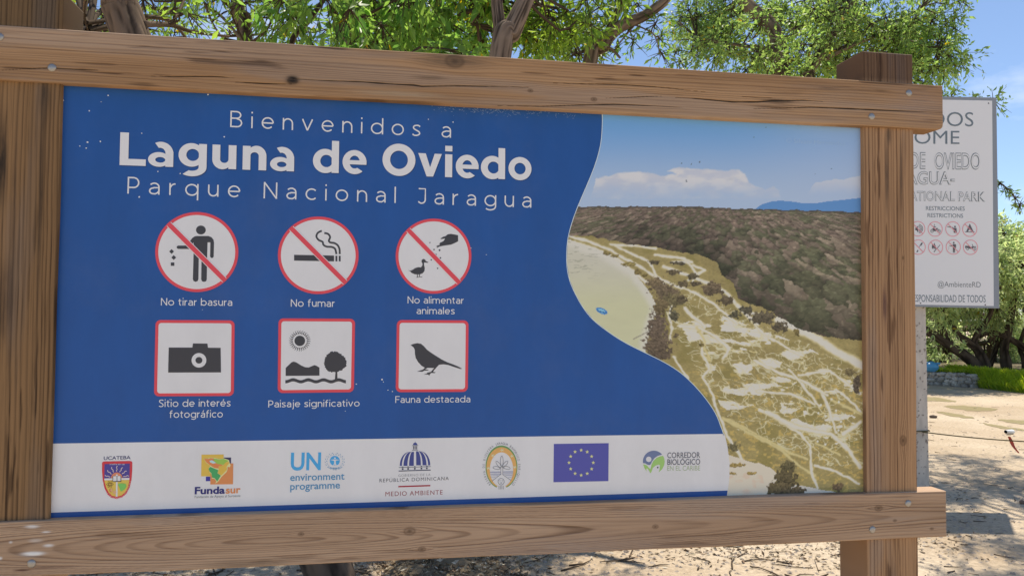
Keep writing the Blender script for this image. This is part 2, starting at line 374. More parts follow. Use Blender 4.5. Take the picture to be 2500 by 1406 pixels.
# ------------------------------------------------------------------ ground
def ground_mat():
    m = bpy.data.materials.new('sandy_ground'); m.use_nodes = True; n = m.node_tree.nodes; l = m.node_tree.links; b = n['Principled BSDF']
    tc = n.new('ShaderNodeTexCoord')
    def noise(sc, det, ro=0.6):
        q = n.new('ShaderNodeTexNoise'); q.inputs['Scale'].default_value = sc; q.inputs['Detail'].default_value = det; q.inputs['Roughness'].default_value = ro
        l.new(tc.outputs['Object'], q.inputs['Vector']); return q
    def ramp(src, a, ca, b_, cb):
        q = n.new('ShaderNodeValToRGB'); e = q.color_ramp.elements; e[0].position = a; e[0].color = (*ca, 1); e[1].position = b_; e[1].color = (*cb, 1)
        l.new(src, q.inputs['Fac']); return q
    def mix(a, b_, fac, mode='MIX'):
        q = n.new('ShaderNodeMix'); q.data_type = 'RGBA'; q.blend_type = mode
        if isinstance(fac, float): q.inputs[0].default_value = fac
        else: l.new(fac, q.inputs[0])
        for s, i in ((a, 6), (b_, 7)):
            if isinstance(s, tuple): q.inputs[i].default_value = (*s, 1)
            else: l.new(s, q.inputs[i])
        return q.outputs[2]
    big = ramp(noise(0.55, 6).outputs['Fac'], 0.33, (0.46, 0.355, 0.24), 0.66, (0.63, 0.525, 0.39))
    fine = ramp(noise(26, 8, 0.7).outputs['Fac'], 0.30, (0.55, 0.52, 0.48), 0.62, (1.05, 1.03, 1.0))
    c = mix(big.outputs['Color'], fine.outputs['Color'], 0.8, 'MULTIPLY')
    sp = ramp(noise(85, 3, 0.6).outputs['Fac'], 0.60, (0, 0, 0), 0.70, (1, 1, 1))
    pa = ramp(noise(1.7, 4).outputs['Fac'], 0.42, (0, 0, 0), 0.62, (1, 1, 1))
    k = n.new('ShaderNodeMath'); k.operation = 'MULTIPLY'; l.new(sp.outputs['Color'], k.inputs[0]); l.new(pa.outputs['Color'], k.inputs[1])
    c = mix(c, (0.14, 0.10, 0.065), k.outputs[0])
    l.new(c, b.inputs['Base Color']); b.inputs['Roughness'].default_value = 0.95; b.inputs['Specular IOR Level'].default_value = 0.15
    bu = n.new('ShaderNodeBump'); bu.inputs['Strength'].default_value = 0.7; bu.inputs['Distance'].default_value = 0.03
    l.new(noise(14, 9, 0.65).outputs['Fac'], bu.inputs['Height']); l.new(bu.outputs[0], b.inputs['Normal'])
    return m
struct(link('ground', [(-400, -400, 0), (400, -400, 0), (400, 400, 0), (-400, 400, 0)], [(0, 1, 2, 3)], ground_mat()))

# ------------------------------------------------------------------ welcome sign
PAN = Plane((0, 0, ZB), (0, -1, 0))
S = thing('welcome_sign', 'large wooden framed board with blue welcome print and lagoon photo', 'sign', (1.18, 0, 0))

def wood_cols(u, v, seed, base, dark, light, knots=(), heart=None, streak=0.5, cracks=(), freq=90, stains=(), ring=0.5, fibre=0.5):
    """u along the grain, v across, metres; returns colour (albedo) and relief; heart = (v of the pith, depth of the pith, list of (u, rise, length))"""
    vv = v + 0.012 * (fbm(u * 1.3, v * 7, seed, 3) - 0.5) + 0.0035 * (fbm(u * 7, v * 30, seed + 9, 3) - .5)
    for ku, kv, kr in knots:
        d2 = ((u - ku) / 3.0) ** 2 + (v - kv) ** 2
        vv = vv + np.sign(v - kv) * -kr * 0.9 * np.exp(-d2 / (kr * kr * 2.2))
    if heart is not None:
        v0, dp, bumps = heart; d = dp + 0.006 * (fbm(u * 1.5, 0 * u, seed + 11, 2) - .5)
        for bu, br, bl_ in bumps: d = d + br * np.clip(1 - np.exp(-((u - bu) / bl_) ** 2), 0, 1)
        rad = np.sqrt((vv - v0) ** 2 + d ** 2)
    else: rad = vv + 0.02 * (fbm(u * .5, vv * 25, seed + 12, 2) - .5)
    g = freq * (rad + 0.012 * fbm(rad * 45, rad * 0, seed + 13, 2)) + 0.25 * fbm(u * 2.0, v * 40, seed + 1, 3)
    ph = g - np.floor(g); cell = vnoise(np.floor(g) * 3.7, u * .6, seed + 14)
    rng_ = sstep(0.45, 0.86, ph) * (1 - sstep(0.90, 1.0, ph)) * (0.25 + 1.1 * cell) * (0.45 + 0.9 * fbm(u * 1.4, v * 26, seed + 2, 3))
    rng_ = rng_ * ring * 2
    fib = fbm(u * 6, v * 380, seed + 3, 3); broad = fbm(u * 1.0, v * 11, seed + 4, 4)
    st = sstep(0.60, 0.76, fbm(u * 6.5, v * 85, seed + 5, 3)) * sstep(.40, .62, fbm(u * 1.6, v * 12, seed + 15, 2)) * streak
    c = np.array(base)[None, :] * (0.78 + 0.44 * broad)[:, None]
    k = np.clip(broad * 1.6 - 0.62, 0, 1)[:, None]; c = c * (1 - 0.5 * k) + np.array(light)[None, :] * 0.5 * k
    k = np.clip(0.75 * rng_ + 0.62 * st + fibre * 1.3 * np.clip(fib - 0.52, 0, 1), 0, 0.92)[:, None]
    c = c * (1 - k) + np.array(dark)[None, :] * k
    rel = -0.0008 * rng_ - 0.0008 * st - 0.0006 * fibre * fib
    gp_ = sstep(.50, .70, fbm(u * 1.3 + 5, v * 16, seed + 20, 4))[:, None] * .28; lum = c.mean(1)[:, None]; c = c * (1 - gp_) + lum * np.array([1.02, .98, .95]) * 1.05 * gp_
    for ku, kv, kr in knots:
        d = np.sqrt(((u - ku) / 1.5) ** 2 + (v - kv) ** 2); e = np.exp(-(d / (kr * 0.55)) ** 2)[:, None]
        c = c * (1 - 0.8 * e) + np.array(dark)[None, :] * 0.6 * 0.8 * e
        e2 = (0.5 * np.exp(-((d - kr * 0.8) / (kr * 0.2)) ** 2))[:, None]; c = c * (1 - e2) + np.array(dark)[None, :] * 0.8 * e2
    for pts, wd in cracks:
        P = np.array(pts); d = np.full(len(u), 9.0); tt = np.zeros(len(u))
        for i in range(len(P) - 1):
            a, b = P[i], P[i + 1]; ab = b - a; t = np.clip(((u - a[0]) * ab[0] + (v - a[1]) * ab[1]) / (ab @ ab), 0, 1)
            dd = np.hypot(u - a[0] - t * ab[0], v - a[1] - t * ab[1]); q = dd < d; d = np.where(q, dd, d); tt = np.where(q, (i + t) / (len(P) - 1), tt)
        e = (1 - sstep(0.35, 1.0, d / (wd * np.clip(4 * tt * (1 - tt), 0.25, 1) * (0.7 + 0.6 * vnoise(u * 30, v * 0, seed)) + 1e-5)))
        c = c * (1 - 0.93 * e[:, None]) + np.array([0.012, 0.009, 0.007]) * 0.93 * e[:, None]; rel = rel - 0.004 * e
    for su, sv, ru, rv, sc, al in stains:
        e = np.exp(-(((u - su) / ru) ** 2 + ((v - sv) / rv) ** 2) ** 1.5) * (0.55 + 0.9 * fbm(u * 25, v * 160, seed + 6, 3)); e = np.clip(e * al, 0, 1)[:, None]
        c = c * (1 - e) + np.array(sc)[None, :] * e
    return c, rel

WOOD = mat('weathered_wood', attr=True, rough=0.82, spec=0.2)
def timber(name, lo, hi, axis, du, dv, parent, paintf, back, wob=0.0012, seed=0, roundend=0.0):
    """front-facing timber: painted grid on the front (-Y) face; axis 'x' or 'z' is the grain; returns the object"""
    (x0, z0), (x1, z1), y0 = lo, hi, back[0]; y1 = back[1]
    nx = max(2, int(round((x1 - x0) / (du if axis == 'x' else dv)))); nz = max(2, int(round((z1 - z0) / (dv if axis == 'x' else du))))
    X, Z = np.meshgrid(np.linspace(x0, x1, nx + 1), np.linspace(z0, z1, nz + 1)); X = X.ravel(); Z = Z.ravel()
    u, v = (X, Z) if axis == 'x' else (Z, X)
    c, rel = paintf(u, v)
    edge = np.minimum(np.minimum(X - x0, x1 - X), np.minimum(Z - z0, z1 - Z)); ch = np.clip(1 - edge / 0.0035, 0, 1)
    if axis == 'x': Z = Z + wob * 2 * (vnoise(X * 4, 0 * X + np.round((Z - z0) / (z1 - z0)) * 7, seed) - 0.5) * (np.abs(Z - (z0 + z1) / 2) / ((z1 - z0) / 2)) ** 4
    else: X = X + wob * 2 * (vnoise(Z * 4, 0 * Z + np.round((X - x0) / (x1 - x0)) * 7, seed) - 0.5) * (np.abs(X - (x0 + x1) / 2) / ((x1 - x0) / 2)) ** 4
    if roundend:                         # worn lower right corner
        dx = np.clip(X - (x1 - roundend), 0, None); dz = np.clip((z0 + roundend) - Z, 0, None); r = np.hypot(dx, dz); k = np.where((r > roundend) & (dx > 0) & (dz > 0), roundend / np.maximum(r, 1e-6), 1)
        X = np.where(k < 1, x1 - roundend + dx * k, X); Z = np.where(k < 1, z0 + roundend - dz * k, Z)
    Y = y0 - rel + 0.0018 * ch ** 2
    V = np.stack([X, Y, Z], 1); I = np.arange((nx + 1) * (nz + 1)).reshape(nz + 1, nx + 1)
    fr = np.stack([I[:-1, :-1], I[:-1, 1:], I[1:, 1:], I[1:, :-1]], -1).reshape(-1, 4)
    loop = np.concatenate([I[0, :-1], I[:-1, -1], I[-1, :0:-1], I[:0:-1, 0]]); n = len(loop)
    B = V[loop].copy(); B[:, 1] = y1; nb = len(V); j = np.arange(n); k = (j + 1) % n
    sd_ = np.stack([loop[j], nb + j, nb + k, loop[k]], 1)
    V2 = np.concatenate([V, B]); C2 = np.concatenate([c, c[loop] * 0.9])
    cb = np.array([[(x0 + x1) / 2, y1, (z0 + z1) / 2]]); V2 = np.concatenate([V2, cb]); C2 = np.concatenate([C2, [c.mean(0)]])
    ctr = len(V2) - 1; bk = np.stack([nb + k, nb + j, np.full(n, ctr), np.full(n, ctr)], 1)[:, [0, 1, 2, 2]]
    o = link(name, V2, np.concatenate([fr, sd_]), WOOD, parent, smooth=True, col=C2)
    return o
BZ = lambda c: np.array(ink(*c))
YB, YP = -0.030, -0.018                  # front of the beams, front of the posts
def bl(pts, Y=YB): return [(onY(x, y, Y)[0], onY(x, y, Y)[2]) for x, y in pts]
def ks(l, Y=YB): return [(onY(x, y, Y)[0], onY(x, y, Y)[2], r) for x, y, r in l]
def sts(l, Y=YB): return [(onY(x, y, Y)[0], onY(x, y, Y)[2], ru, rv, np.array(sc), al) for x, y, ru, rv, sc, al in l]
WH = ink(205, 200, 192)
top_cracks = [(bl([(0, 172), (60, 168), (127, 166), (200, 170), (260, 172)]), 0.0012), (bl([(370, 186), (430, 187), (520, 187), (570, 190)]), 0.0016),
    (bl([(575, 201), (640, 204), (712, 206)]), 0.0018), (bl([(715, 193), (790, 197), (880, 200), (950, 205), (1010, 208), (1030, 211), (1110, 210), (1200, 211), (1290, 214)]), 0.0026),
    (bl([(1215, 258), (1320, 260), (1410, 257), (1500, 255), (1600, 259), (1680, 264)]), 0.0018), (bl([(1350, 203), (1430, 205), (1500, 206), (1600, 212), (1730, 226)]), 0.0016),
    (bl([(1650, 238), (1700, 241), (1790, 249), (1850, 249), (1890, 246), (1960, 245), (2010, 248)]), 0.0030), (bl([(1840, 266), (1980, 262), (2060, 265), (2150, 269), (2230, 272), (2302, 276)]), 0.0026),
    (bl([(1480, 240), (1560, 237), (1620, 235)]), 0.0012), (bl([(1800, 236), (1900, 240)]), 0.0010)]
def top_paint(u, v):
    return wood_cols(u, v, 3, BZ((136, 106, 79)), BZ((70, 50, 36)), BZ((160, 133, 107)), knots=ks([(714, 198, .010), (1295, 222, .006), (1450, 243, .007), (1110, 150, .020)]),
        streak=1.0, ring=.28, fibre=.75, cracks=top_cracks, freq=110, stains=sts([(714, 196, .018, .012, (.02, .018, .018), .95), (1105, 148, .10, .022, (.10, .075, .055), .6), (980, 230, .12, .008, (.5, .42, .30), .4), (1900, 247, .06, .006, (.05, .04, .035), .7), (1050, 190, .05, .006, (.12, .08, .05), .5), (2250, 260, .1, .06, (.36, .28, .25), .25)]))
TZ0, TZ1 = ZB + 1.1517, ZB + 1.2955
b1 = timber('beam', (-0.30, TZ0), (2.628, TZ1), 'x', 0.0022, 0.0011, S, top_paint, (YB, 0.04), seed=2, roundend=0.022)
b1['label'] = 'cracked top beam with long dark splits'
def bot_paint(u, v):
    return wood_cols(u, v, 14, BZ((146, 121, 101)), BZ((88, 67, 52)), BZ((162, 142, 125)), knots=ks([(1000, 1296, .012), (1030, 1340, .008), (2145, 1240, .010), (2185, 1270, .005), (2275, 1290, .005), (735, 1303, .006), (1600, 1285, .007)]),
        heart=(onY(560, 1318, YB)[2] - .006, .010, [(onY(640, 1318, YB)[0], .05, .75), (onY(1640, 1300, YB)[0], .012, .6)]), streak=0.6, ring=.42, fibre=.7, freq=215, stains=sts(
        [(80, 1351, .026, .0055, WH, 1.1), (118, 1331, .012, .004, WH, .8), (78, 1285, .016, .004, WH, .7), (113, 1298, .010, .0025, WH, .6), (88, 1319, .016, .005, WH, .35), (26, 1323, .004, .003, WH, .5), (0, 1362, .005, .004, WH, .8), (55, 1391, .02, .003, (.12, .06, .04), .8), (120, 1385, .06, .004, (.2, .12, .08), .6), (600, 1375, .12, .012, (.18, .125, .08), .5), (1400, 1350, .3, .05, (.42, .35, .31), .3)]))
BZ0, BZ1 = ZB - 0.1375, ZB + 0.0045
b2 = timber('beam', (-0.30, BZ0), (2.622, BZ1), 'x', 0.0022, 0.0011, S, bot_paint, (YB, 0.04), seed=5)
b2['label'] = 'paler bottom beam with swirling grain and white spots'
def post_paint(seed, base, dark, capz, capc, kn, stn=()):
    def f(u, v):
        c, r = wood_cols(u, v, seed, base, dark, base * 1.25, knots=kn, streak=1.0, freq=95, stains=stn, ring=.36, fibre=1.0)
        k = sstep(capz - 0.01, capz + 0.02, u)[:, None]; return c * (1 - k) + c * np.array(capc)[None, :] * k, r
    return f
PL1 = 0.0060
p1 = timber('post', (PL1 - 0.18, 0.0), (PL1, ZB + 1.40), 'z', 0.0035, 0.0013, S,
    post_paint(21, BZ((114, 88, 62)), BZ((48, 34, 24)), TZ1, (.62, .66, .70), ks([(5, 745, .02), (45, 860, .006), (40, 330, .012)], YP), sts([(5, 400, .12, .012, (.03, .024, .02), .8), (5, 740, .10, .02, (.05, .035, .03), .6), (110, 240, .05, .014, (.05, .04, .03), .6), (30, 620, .35, .008, (.06, .04, .03), .4), (100, 450, .3, .006, (.05, .035, .025), .6)], YP) and [(a[1], a[0], a[2], a[3], a[4], a[5]) for a in sts([(5, 400, .12, .012, (.03, .024, .02), .8), (5, 740, .10, .02, (.05, .035, .03), .6), (110, 240, .05, .014, (.05, .04, .03), .6), (30, 620, .35, .008, (.06, .04, .03), .4), (100, 450, .3, .006, (.05, .035, .025), .6)], YP)]), (YP, 0.125), seed=8)
p1['label'] = 'dark streaked post at the near end'
p2 = timber('post', (2.3540, 0.0), (2.5305, ZB + 1.3945), 'z', 0.0035, 0.0013, S,
    post_paint(33, BZ((143, 112, 85)), BZ((74, 52, 38)), TZ1, (.36, .36, .40), [(onY(2205, 1075, YP)[2], onY(2205, 1075, YP)[0], .012), (onY(2205, 630, YP)[2], onY(2205, 630, YP)[0], .004)],
    [(onY(2160, 745, YP)[2], onY(2160, 745, YP)[0], .06, .008, np.array((.10, .05, .05)), .7), (onY(2165, 420, YP)[2], onY(2165, 420, YP)[0], .12, .007, np.array((.07, .05, .04)), .7), (onY(2200, 420, YP)[2], onY(2200, 420, YP)[0], .10, .005, np.array((.07, .05, .04)), .6), (onY(2170, 330, YP)[2], onY(2170, 330, YP)[0], .03, .010, np.array((.06, .05, .04)), .6)]), (YP, 0.128), seed=11)
p2['label'] = 'lighter post with a blackened square top'
STEEL = mat('galvanised_bolt', (0.42, 0.40, 0.37), 0.45, 0.5, 0.75)
def bolt(x, y, beam, r=0.0108):
    c = onY(x, y, YB); mb = MB(); n = 20; rg = [(1.0, 0.0), (1.0, 0.0012), (0.93, 0.0026), (0.72, 0.0040), (0.4, 0.0048), (0.12, 0.0051)]
    V = [(c[0] + r * k * math.cos(2 * math.pi * i / n) * (1 + .05 * math.sin(5 * i + y)), YB + 0.0008 - h, c[2] + r * k * math.sin(2 * math.pi * i / n)) for k, h in rg for i in range(n)]
    f = [(j * n + i, j * n + (i + 1) % n, (j + 1) * n + (i + 1) % n, (j + 1) * n + i) for j in range(len(rg) - 1) for i in range(n)] + [tuple(range((len(rg) - 1) * n, len(rg) * n))]
    mb.add(V, f); mb.build('bolt', STEEL, beam, True)
for x, y in ((127, 166), (-1, 91), (2219, 228), (2128, 285)): bolt(x, y, b1)
for x, y in ((77, 1375), (2217, 1228), (2130, 1292)): bolt(x, y, b2)

# the printed panel -------------------------------------------------
BLUE = paint(26, 70, 133); WHITE = paint(192, 193, 195); RED = paint(190, 64, 76); BLACK = paint(54, 54, 60); HALO = paint(222, 206, 202); grimy(BLUE, .14); grimy(WHITE, .07)
panel_mb = MB(); panel_mb.box((-0.02, 0, ZB - 0.02), (PW + 0.02, 0.012, ZB + PH + 0.02))
panel = panel_mb.build('panel', BLUE, S)
panel_me = panel.data
# lagoon photograph printed on the right of the panel: a colour per point of a fine grid
CUR = np.array([(1470, 255), (1471, 300), (1468, 345), (1459, 385), (1445, 425), (1428, 465), (1409, 510), (1395, 550), (1386, 590), (1384, 640), (1390, 680), (1404, 715), (1425, 752), (1450, 782), (1490, 813), (1530, 838), (1580, 863), (1620, 883), (1660, 908), (1695, 940), (1725, 975), (1748, 1010), (1762, 1045), (1768, 1062), (1776, 1095), (1781, 1135), (1780, 1170), (1774, 1214), (1773, 1230)], float)
def photo_cols(x, y):
    n = len(x); C = np.zeros((n, 3))
    def put(mask, col):
        nonlocal C
        m = np.clip(mask, 0, 1)[:, None]; C = C * (1 - m) + np.array(col) * m
    def inside(pts):
        P = np.array(pts, float); r = np.zeros(n, bool); j = len(P) - 1
        for i in range(len(P)):
            q = ((P[i, 1] > y) != (P[j, 1] > y)) & (x < (P[j, 0] - P[i, 0]) * (y - P[i, 1]) / (P[j, 1] - P[i, 1] + 1e-9) + P[i, 0]); r ^= q; j = i
        return r
    def dline(pts):
        P = np.array(pts, float); d = np.full(n, 1e9)
        for a, b in zip(P[:-1], P[1:]):
            ab = b - a; t = np.clip(((x - a[0]) * ab[0] + (y - a[1]) * ab[1]) / (ab @ ab), 0, 1); d = np.minimum(d, np.hypot(x - a[0] - t * ab[0], y - a[1] - t * ab[1]))
        return d
    def L(*c): return np.array(ink(*c))
    t = sstep(270, 500, y)[:, None]
    C = L(90, 140, 200) * (1 - t) + L(150, 168, 202) * t
    put(0.35 * sstep(1750, 2100, x), L(152, 166, 194))
    cl = [(1455, 437), (1490, 427), (1520, 420), (1560, 419), (1590, 422), (1612, 428), (1650, 425), (1626, 418), (1660, 407), (1700, 411), (1760, 416), (1790, 413), (1806, 416), (1820, 426), (1829, 444), (1845, 454), (1868, 462), (1880, 457), (1891, 455), (1902, 465), (1908, 486), (1440, 486)]
    xx, yy = x, y; x = xx + 5 * (fbm(xx * .08, yy * .08, 40, 3) - .5); y = yy + 9 * (fbm(xx * .06, yy * .08, 44, 4) - .5)
    soft = np.minimum(1, .35 + dline(cl) / 5.0)
    put(inside(cl) * soft * (1 - sstep(432, 486, y) * (0.45 + .75 * fbm(xx * .03, yy * .06, 41, 3))) * 0.95, L(172, 176, 190) * (1 - sstep(.35, .65, fbm(xx * .022, yy * .05, 45, 4)))[:, None] + L(194, 194, 194) * sstep(.35, .65, fbm(xx * .022, yy * .05, 45, 4))[:, None])
    put(inside([(1990, 446), (2020, 440), (2042, 437), (2058, 442), (2075, 434), (2100, 428), (2110, 428), (2110, 490), (1960, 490)]) * (1 - sstep(438, 480, y)) * .75, L(176, 180, 192))
    x, y = xx, yy
    put(np.exp(-((x - 1784) / 8) ** 2 - ((y - 438) / 4) ** 2) * .6, L(168, 172, 184))
    for px, py in ((1664, 399), (1688, 401), (1708, 396), (1675, 441), (1676, 444)): put(np.hypot((x - px) / 1.4, (y - py) / 2.2) < 1, L(85, 95, 110))
    put(inside([(1842, 512), (1860, 499), (1885, 492), (1905, 490), (1940, 493), (1962, 497), (1990, 497), (2020, 492), (2060, 488), (2105, 483), (2105, 530), (1842, 530)]), L(84, 126, 178))
    hz = 505 + np.clip((x - 1690) / 410, 0, 1) * 13 + 4.0 * (fbm(x * .06, 0 * x, 50, 3) - .5) * 2
    low = np.interp(x, [1385, 1440, 1480, 1520, 1560, 1600, 1640, 1680, 1725, 1752, 1762, 1790, 1802, 1830, 1870, 1900, 1930, 1960, 2000, 2040, 2110], [574, 577, 585, 592, 598, 602, 612, 618, 628, 640, 672, 690, 728, 742, 752, 772, 792, 806, 816, 824, 830]) + 6 * (fbm(x * .07, y * .05, 51, 3) - .5) * 2
    # plain with dry grass
    gr = fbm(x * .022, y * .05, 60, 4); gf = fbm(x * .22, y * .4, 61, 3)
    plain = L(146, 133, 88) * (0.74 + .34 * gr + .42 * (gf - .5))[:, None]
    put((y >= hz), (0, 0, 0)); C = np.where((y >= hz)[:, None], plain, C)
    k = ((y >= hz) * sstep(0.5, 0.72, fbm(x * .016, y * .03, 62, 3)) * .55); put(k, L(118, 110, 62))
    put((y >= hz) * sstep(.56, .7, fbm(x * .11, y * .16, 63, 3)) * sstep(850, 950, y) * .5, L(190, 165, 95))
    sand = L(197, 187, 180)
    edge = L(194, 178, 130)
    jx, jy = x, y
    x = jx + 7 * (fbm(jx * .06, jy * .06, 70, 3) - .5); y = jy + 5 * (fbm(jx * .06, jy * .06, 73, 3) - .5)
    br = inside([(1650, 795), (1720, 768), (1762, 770), (1850, 800), (1905, 822), (1975, 850), (2060, 905), (2100, 950), (2020, 965), (1950, 930), (1905, 960), (1850, 985), (1800, 1000), (1765, 1000), (1745, 960), (1735, 915), (1690, 840)])
    net = fbm(x * .020 + y * .012, y * .060 - x * .010, 80, 4)
    net = net + .10 * (fbm(x * .10, y * .22, 81, 3) - .5); put(br * sstep(.515, .535, net), edge); put(br * sstep(.535, .555, net), sand)
    br2 = inside([(1860, 960), (1960, 985), (2060, 1010), (2098, 1020), (2098, 1060), (2040, 1085), (1960, 1050), (1880, 1020)])
    net2 = fbm(x * .026 - y * .02, y * .055 + x * .008, 84, 4); net2 = net2 + .10 * (fbm(x * .10, y * .22, 86, 3) - .5); put(br2 * sstep(.52, .545, net2), edge); put(br2 * sstep(.54, .565, net2), sand)
    rid = np.abs(fbm(x * .016 + y * .006, y * .034 - x * .010, 95, 3) - .5); rid2 = np.abs(fbm(x * .022 - y * .012, y * .040 + x * .012, 97, 3) - .5)
    zone = inside([(1600, 690), (1660, 690), (1780, 750), (1900, 810), (2110, 890), (2110, 1160), (1960, 1120), (1800, 1050), (1700, 900), (1640, 800)])
    rid3 = np.abs(fbm(x * .035 + 3, y * .060 - x * .018, 99, 2) - .5)
    for rr_, kk in ((rid, 1.0), (rid2, .9), (rid3, .8)): put(zone * (1 - sstep(.006, .030, rr_)) * .5 * kk, edge); put(zone * (1 - sstep(.001, .015, rr_)) * .7 * kk, L(203, 191, 170))
    lines = [([(1392, 578), (1440, 590), (1490, 610), (1520, 628), (1560, 650), (1600, 676), (1650, 698), (1700, 716), (1740, 740), (1800, 790)], 5), ([(1500, 600), (1540, 618), (1580, 636), (1592, 650), (1600, 672)], 4), ([(1400, 592), (1450, 606), (1520, 640), (1548, 664), (1580, 690), (1625, 695)], 8), ([(1490, 598), (1560, 600), (1600, 607)], 4), ([(1600, 622), (1650, 628), (1690, 640), (1640, 640)], 6), ([(1620, 650), (1680, 672), (1740, 695), (1770, 712), (1800, 745), (1830, 762), (1860, 770)], 8), ([(1690, 648), (1720, 658), (1680, 685)], 4),
        ([(1690, 690), (1700, 668), (1680, 640)], 5), ([(1900, 780), (1935, 797), (1985, 820), (2040, 858), (2110, 895)], 30), ([(1800, 745), (1830, 775), (1850, 790)], 12),
        ([(1670, 752), (1690, 772), (1720, 795), (1712, 812)], 7), ([(1660, 795), (1705, 800), (1745, 820), (1780, 850), (1765, 875)], 8), ([(1700, 800), (1722, 835), (1720, 850), (1735, 880), (1713, 868)], 3), ([(1715, 850), (1713, 866), (1728, 888), (1730, 900), (1716, 920), (1732, 948), (1745, 985), (1758, 1020), (1775, 1062), (1800, 1100), (1816, 1130), (1822, 1150)], 5),
        ([(1640, 748), (1633, 775), (1640, 800), (1636, 835)], 4), ([(1645, 870), (1662, 900), (1680, 925)], 4), ([(1765, 1018), (1820, 1045), (1880, 1078), (1930, 1105), (1970, 1120)], 3), ([(1765, 1022), (1850, 1068), (1910, 1100), (1955, 1140), (1990, 1160)], 3), ([(1855, 1000), (1920, 1035), (1955, 1058), (1975, 1085), (1979, 1115), (1982, 1155), (1996, 1190)], 6), ([(1870, 1005), (1950, 1045), (2030, 1060), (2065, 1090), (2100, 1140)], 12), ([(2000, 950), (2012, 970), (2030, 1020), (2042, 1055)], 6), ([(2100, 1030), (2060, 1058)], 10), ([(2020, 965), (1960, 930), (1890, 905), (1840, 880)], 5), ([(1950, 915), (2025, 905), (2100, 960)], 5), ([(1990, 1135), (2040, 1150), (2098, 1180)], 4), ([(2040, 950), (2070, 972), (2100, 1005)], 4), ([(1925, 900), (1960, 940), (2000, 990)], 4), ([(1840, 790), (1870, 820), (1960, 870)], 4), ([(2030, 975), (2075, 998), (2100, 1010)], 3), ([(1850, 955), (1930, 960), (1990, 985)], 4), ([(1990, 1080), (2050, 1110)], 3)]
    for pts, wd in lines:
        d = dline(pts) + 3.5 * (fbm(jx * .09, jy * .12, 140, 3) - .5); wd = wd * .8; put((1 - sstep(wd * .30, wd * .5 + 4, d)) * .9, edge * .97)
        if wd > 2.5: put((1 - sstep(wd * .20, wd * .36 + 3, d)) * .95, sand)
    put(inside([(1778, 1108), (1815, 1122), (1850, 1130), (1880, 1140), (1905, 1160), (1890, 1180), (1910, 1214), (1770, 1216)]), L(196, 182, 168)); put(inside([(1925, 1180), (1975, 1188), (2040, 1202), (2000, 1212), (1920, 1212)]), L(196, 184, 175))
    put(inside([(1778, 1150), (1860, 1160), (1880, 1214), (1774, 1216)]) * sstep(.5, .75, fbm(x * .05, y * .09, 90, 3)) * .5, L(205, 165, 145))
    # lagoon
    sh = [(1370, 590), (1392, 586), (1420, 598), (1470, 614), (1512, 640), (1545, 660), (1562, 682), (1585, 710), (1600, 738), (1606, 758), (1596, 780), (1590, 802), (1580, 832), (1574, 870), (1370, 900)]
    q = inside(sh); wt = L(176, 174, 162) * (1 - sstep(620, 760, y))[:, None] + L(178, 178, 148) * sstep(620, 760, y)[:, None]
    C = np.where(q[:, None], wt * (0.97 + .06 * fbm(x * .03, y * .08, 91, 3))[:, None], C)
    put(q * (1 - sstep(6, 26, dline(sh[1:-1]))) * .8, L(197, 187, 180))
    put(q * sstep(.60, .68, fbm(x * .06, y * .30, 92, 3)) * (1 - sstep(660, 690, y)) * (1 - sstep(1430, 1490, x)) * .6, L(140, 140, 124))
    put((dline([(1546, 828), (1560, 822), (1580, 812)]) < 1.3), L(130, 124, 112))
    x, y = jx, jy
    # scrubland
    dist = np.clip((y - hz) / 260, 0.03, 1)
    a = fbm(x * .065, y * .17, 100, 3, .6) * (1 - dist) + fbm(x * .050, y * .09, 101, 3, .6) * dist; b = fbm(x * .012, y * .035, 104, 4); c2 = fbm(x * .17, y * .30, 107, 2, .7)
    gk = np.clip(sstep(.40, .62, b) * .75 + sstep(.10, .75, dist) * .6 - .1, 0, 1)[:, None]
    sc = L(120, 102, 92) * (1 - gk) + L(100, 98, 76) * gk; ol = (sstep(1850, 1990, x) * sstep(565, 620, y) * .7)[:, None]; sc = sc * (1 - ol) + L(120, 112, 88) * ol
    sc = sc * np.clip(0.28 + 1.15 * a + .75 * (c2 - .5), .15, 2)[:, None]
    dk = sstep(.56, .64, fbm(x * .050 + 9, y * .085, 110, 3)) * np.exp(-((y - 600 - .12 * (x - 1500)) / 55) ** 2); sc = sc * (1 - .55 * dk[:, None]) + L(52, 56, 44) * .25 * dk[:, None]
    dy = np.clip(y - hz, 0, None); Yw = 7.5 * np.log(1 + dy / 20) + .8 * (fbm(x * .04, y * .05, 130, 3) - .5); Xw = (x - 1750) / (6 + .085 * dy) + 1.0 * (fbm(x * .05, y * .08, 132, 2) - .5)
    iy = np.floor(Yw).astype(int); ix = np.floor(Xw).astype(int); rr_ = np.full(n, 9.0); fy = np.zeros(n); h2 = np.zeros(n); h3 = np.zeros(n)
    for oy in (-1, 0, 1):
        for ox in (-1, 0, 1):
            cj, rj = ix + ox, iy + oy; ha = _T[(cj * 7 + rj * 131) & 255, (rj * 17 + cj * 3) & 255]; hb = _T[(cj * 11 + rj * 57) & 255, (rj * 29 + cj * 5) & 255]; hc = _T[(cj * 13 + rj * 91) & 255, (rj * 43 + cj * 19) & 255]
            ux_, uy_ = Xw - cj - ha, Yw - rj - hb; dd = np.hypot(ux_, uy_) / (.65 + .6 * hc); q = dd < rr_
            rr_ = np.where(q, dd, rr_); fy = np.where(q, .5 + uy_, fy); h2 = np.where(q, _T[(cj * 5 + rj * 37) & 255, (rj * 61 + cj * 23) & 255], h2); h3 = np.where(q, hc, h3)
    rr_ = rr_ + .55 * (fbm(x * .20, y * .28, 131, 2) - .5)
